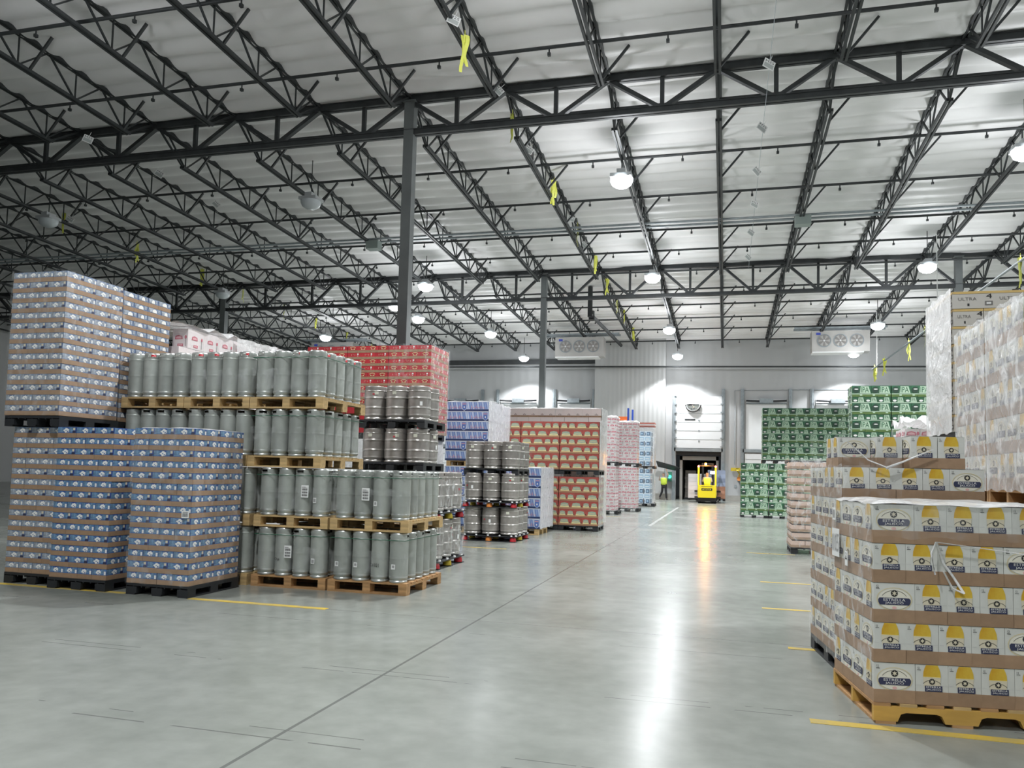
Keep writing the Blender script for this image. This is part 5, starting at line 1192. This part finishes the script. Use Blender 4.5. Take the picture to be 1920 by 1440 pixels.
def person(loc, rz, J, label, vest=True):
    """J: joints in local metres, facing -Y locally"""
    e = bpy.data.objects.new('person', None); COL.objects.link(e); e.location = loc; e.rotation_euler = (0, 0, rz); tagp(e, label, 'person')
    names = ['pelvis', 'belly', 'chest', 'neck', 'head', 'crown', 'hipL', 'kneeL', 'ankL', 'toeL', 'hipR', 'kneeR', 'ankR', 'toeR', 'shL', 'elL', 'wrL', 'palmL', 'shR', 'elR', 'wrR', 'palmR']
    rad = [.12, (.13, .11), (.15, .11), .055, .09, .075, .085, .06, .04, .035, .085, .06, .04, .035, .06, .042, .028, .032, .06, .042, .028, .032]
    P = [Vector(J[n]) for n in names]; E_ = [(0, 1), (1, 2), (2, 3), (3, 4), (4, 5), (0, 6), (6, 7), (7, 8), (8, 9), (0, 10), (10, 11), (11, 12), (12, 13), (2, 14), (14, 15), (15, 16), (16, 17), (2, 18), (18, 19), (19, 20), (20, 21)]
    for sd, w_, pl_ in (('L', 16, 17), ('R', 20, 21)):       # five fingers each
        d = (P[pl_]-P[w_]).normalized(); sidev = d.orthogonal().normalized(); 
        for q in range(5):
            off = sidev*((q-1.5)*.018 if q < 4 else -.045); ln = (.05, .065, .06, .045, .035)[q]; a = len(P)
            P.append(P[pl_]+off+d*.02); P.append(P[pl_]+off*1.15+d*(.02+ln)); rad += [.009, .008]; E_ += [(pl_, a), (a, a+1)]
    skin_obj('body', P, E_, rad, SKIN, e, 0)
    pick = lambda ids, g: ([P[i] for i in ids], [((rad[i][0]+g, rad[i][1]+g) if isinstance(rad[i], tuple) else rad[i]+g) for i in ids])
    p, r = pick([0, 6, 7, 8, 10, 11, 12], .014); skin_obj('trousers', p, [(0, 1), (1, 2), (2, 3), (0, 4), (4, 5), (5, 6)], r, TROU, e)
    def shell(nm, chain, radii, m, n=16):
        b = MB(); vs = []
        for c_, (rx, ry) in zip(chain, radii): vs += [c_+Vector((rx*math.cos(2*math.pi*k/n), ry*math.sin(2*math.pi*k/n), 0)) for k in range(n)]
        fs = [(i*n+k, i*n+(k+1) % n, (i+1)*n+(k+1) % n, (i+1)*n+k) for i in range(len(chain)-1) for k in range(n)]+[tuple(range((len(chain)-1)*n, len(chain)*n)), tuple(reversed(range(n)))]
        b.add(vs, fs, m, True); return b
    up_ = Vector((0, 0, 1)); tor = [P[0].lerp(P[1], .3), P[1], P[2], P[2]+up_*.1, P[3].lerp(P[2], .25)+up_*.02]
    sh = shell('shirt', tor, [(.17, .13), (.175, .14), (.2, .145), (.175, .115), (.08, .075)], TEE)
    for a_, b_ in ((14, 15), (18, 19)): sh.tube([P[2]+(P[a_]-P[2])*.75, P[a_], P[a_].lerp(P[b_], .8)], .078, TEE, 10, .06)
    ob('shirt', sh, e)
    ob('safety_vest', shell('vest', [tor[0]-up_*.03, P[1], P[2], P[2]+up_*.09, P[3].lerp(P[2], .4)], [(.185, .145), (.188, .152), (.212, .157), (.19, .128), (.1, .09)], VEST), e)
    for a, nm in ((8, 'L'), (12, 'R')):
        p = [P[a], P[a+1]]; skin_obj('shoe', p, [(0, 1)], [.05, .045], BPLAS, e)
    hd = P[4]; f = Vector(J.get('face', (0, -1, 0))).normalized(); u = Vector((0, 0, 1)); s_ = f.cross(u).normalized()
    h = MB()
    hb = MB(); 
    skin_obj('hair', [hd+u*.05-f*.015, hd+u*.105-f*.02], [(0, 1)], [.1, .07], HAIR, e)
    nz = MB(); nz.tube([hd+f*.085+u*.01, hd+f*.115-u*.012], .012, SKIN, 6); nz.tube([hd+f*.088-u*.045-s_*.025, hd+f*.088-u*.045+s_*.025], .006, mat('lips', (.4, .18, .15), .5), 6); nz.tube([hd+s_*.09, hd+s_*.105], .025, SKIN, 8); nz.tube([hd-s_*.09, hd-s_*.105], .025, SKIN, 8)
    ob('face', nz, e); ey = MB()
    for q in (-1, 1): ey.tube([hd+f*.08+u*.02+s_*.033*q, hd+f*.095+u*.02+s_*.033*q], .01, BLACKI, 8)
    ob('eyes', ey, e)
    return e
# worker beside the dock reaching up under a raised black panel
person((-3.66, 50.0, 0), 0, dict(pelvis=(0, 0, .92), belly=(-.01, 0, 1.08), chest=(-.02, .0, 1.28), neck=(-.03, 0, 1.45), head=(-.04, -.02, 1.58), crown=(-.05, -.02, 1.66), face=(.5, -.8, .1),
    hipL=(.09, 0, .88), kneeL=(.13, -.04, .48), ankL=(.16, .02, .08), toeL=(.24, -.1, .04), hipR=(-.09, .02, .88), kneeR=(-.12, .02, .5), ankR=(-.28, .1, .16), toeR=(-.2, -.02, .06),
    shL=(.17, 0, 1.37), elL=(.26, -.06, 1.55), wrL=(.16, -.06, 1.78), palmL=(.14, -.06, 1.86), shR=(-.2, 0, 1.36), elR=(-.3, -.05, 1.2), wrR=(-.26, -.2, 1.36), palmR=(-.25, -.26, 1.42)),
    'person in yellow safety vest and dark trousers reaching up beside the dock')
b = MB(); pts = [(-.55, -.25, 2.42), (.72, -.25, 2.1), (.9, .1, 2.0), (.55, .5, 1.88), (-.5, .5, 2.1)]
n = len(pts); b.add([p for p in pts]+[(x, y, z-.05) for x, y, z in pts], [tuple(range(n)), tuple(reversed(range(n, 2*n)))]+[(i, i+n, (i+1) % n+n, (i+1) % n) for i in range(n)], BPLAS)
o = ob('black_board', b, None, (-3.6, 50.1, 0), label='black board tilted overhead above the worker in the vest', cat='panel')
# driver
person((-1.0, 46.95, .0), math.pi, dict(pelvis=(0, 0, 1.0), belly=(0, 0, 1.15), chest=(0, .0, 1.35), neck=(0, 0, 1.52), head=(0, -.01, 1.66), crown=(0, -.01, 1.74),
    hipL=(.1, -.05, 1.0), kneeL=(.12, -.42, 1.02), ankL=(.12, -.5, .66), toeL=(.12, -.6, .62), hipR=(-.1, -.05, 1.0), kneeR=(-.12, -.42, 1.02), ankR=(-.12, -.5, .66), toeR=(-.12, -.6, .62),
    shL=(.18, 0, 1.43), elL=(.24, -.15, 1.2), wrL=(.15, -.38, 1.25), palmL=(.12, -.44, 1.27), shR=(-.18, 0, 1.43), elR=(-.24, -.15, 1.2), wrR=(-.15, -.38, 1.25), palmR=(-.12, -.44, 1.27)),
    'person in safety vest driving the yellow forklift, seen from behind')
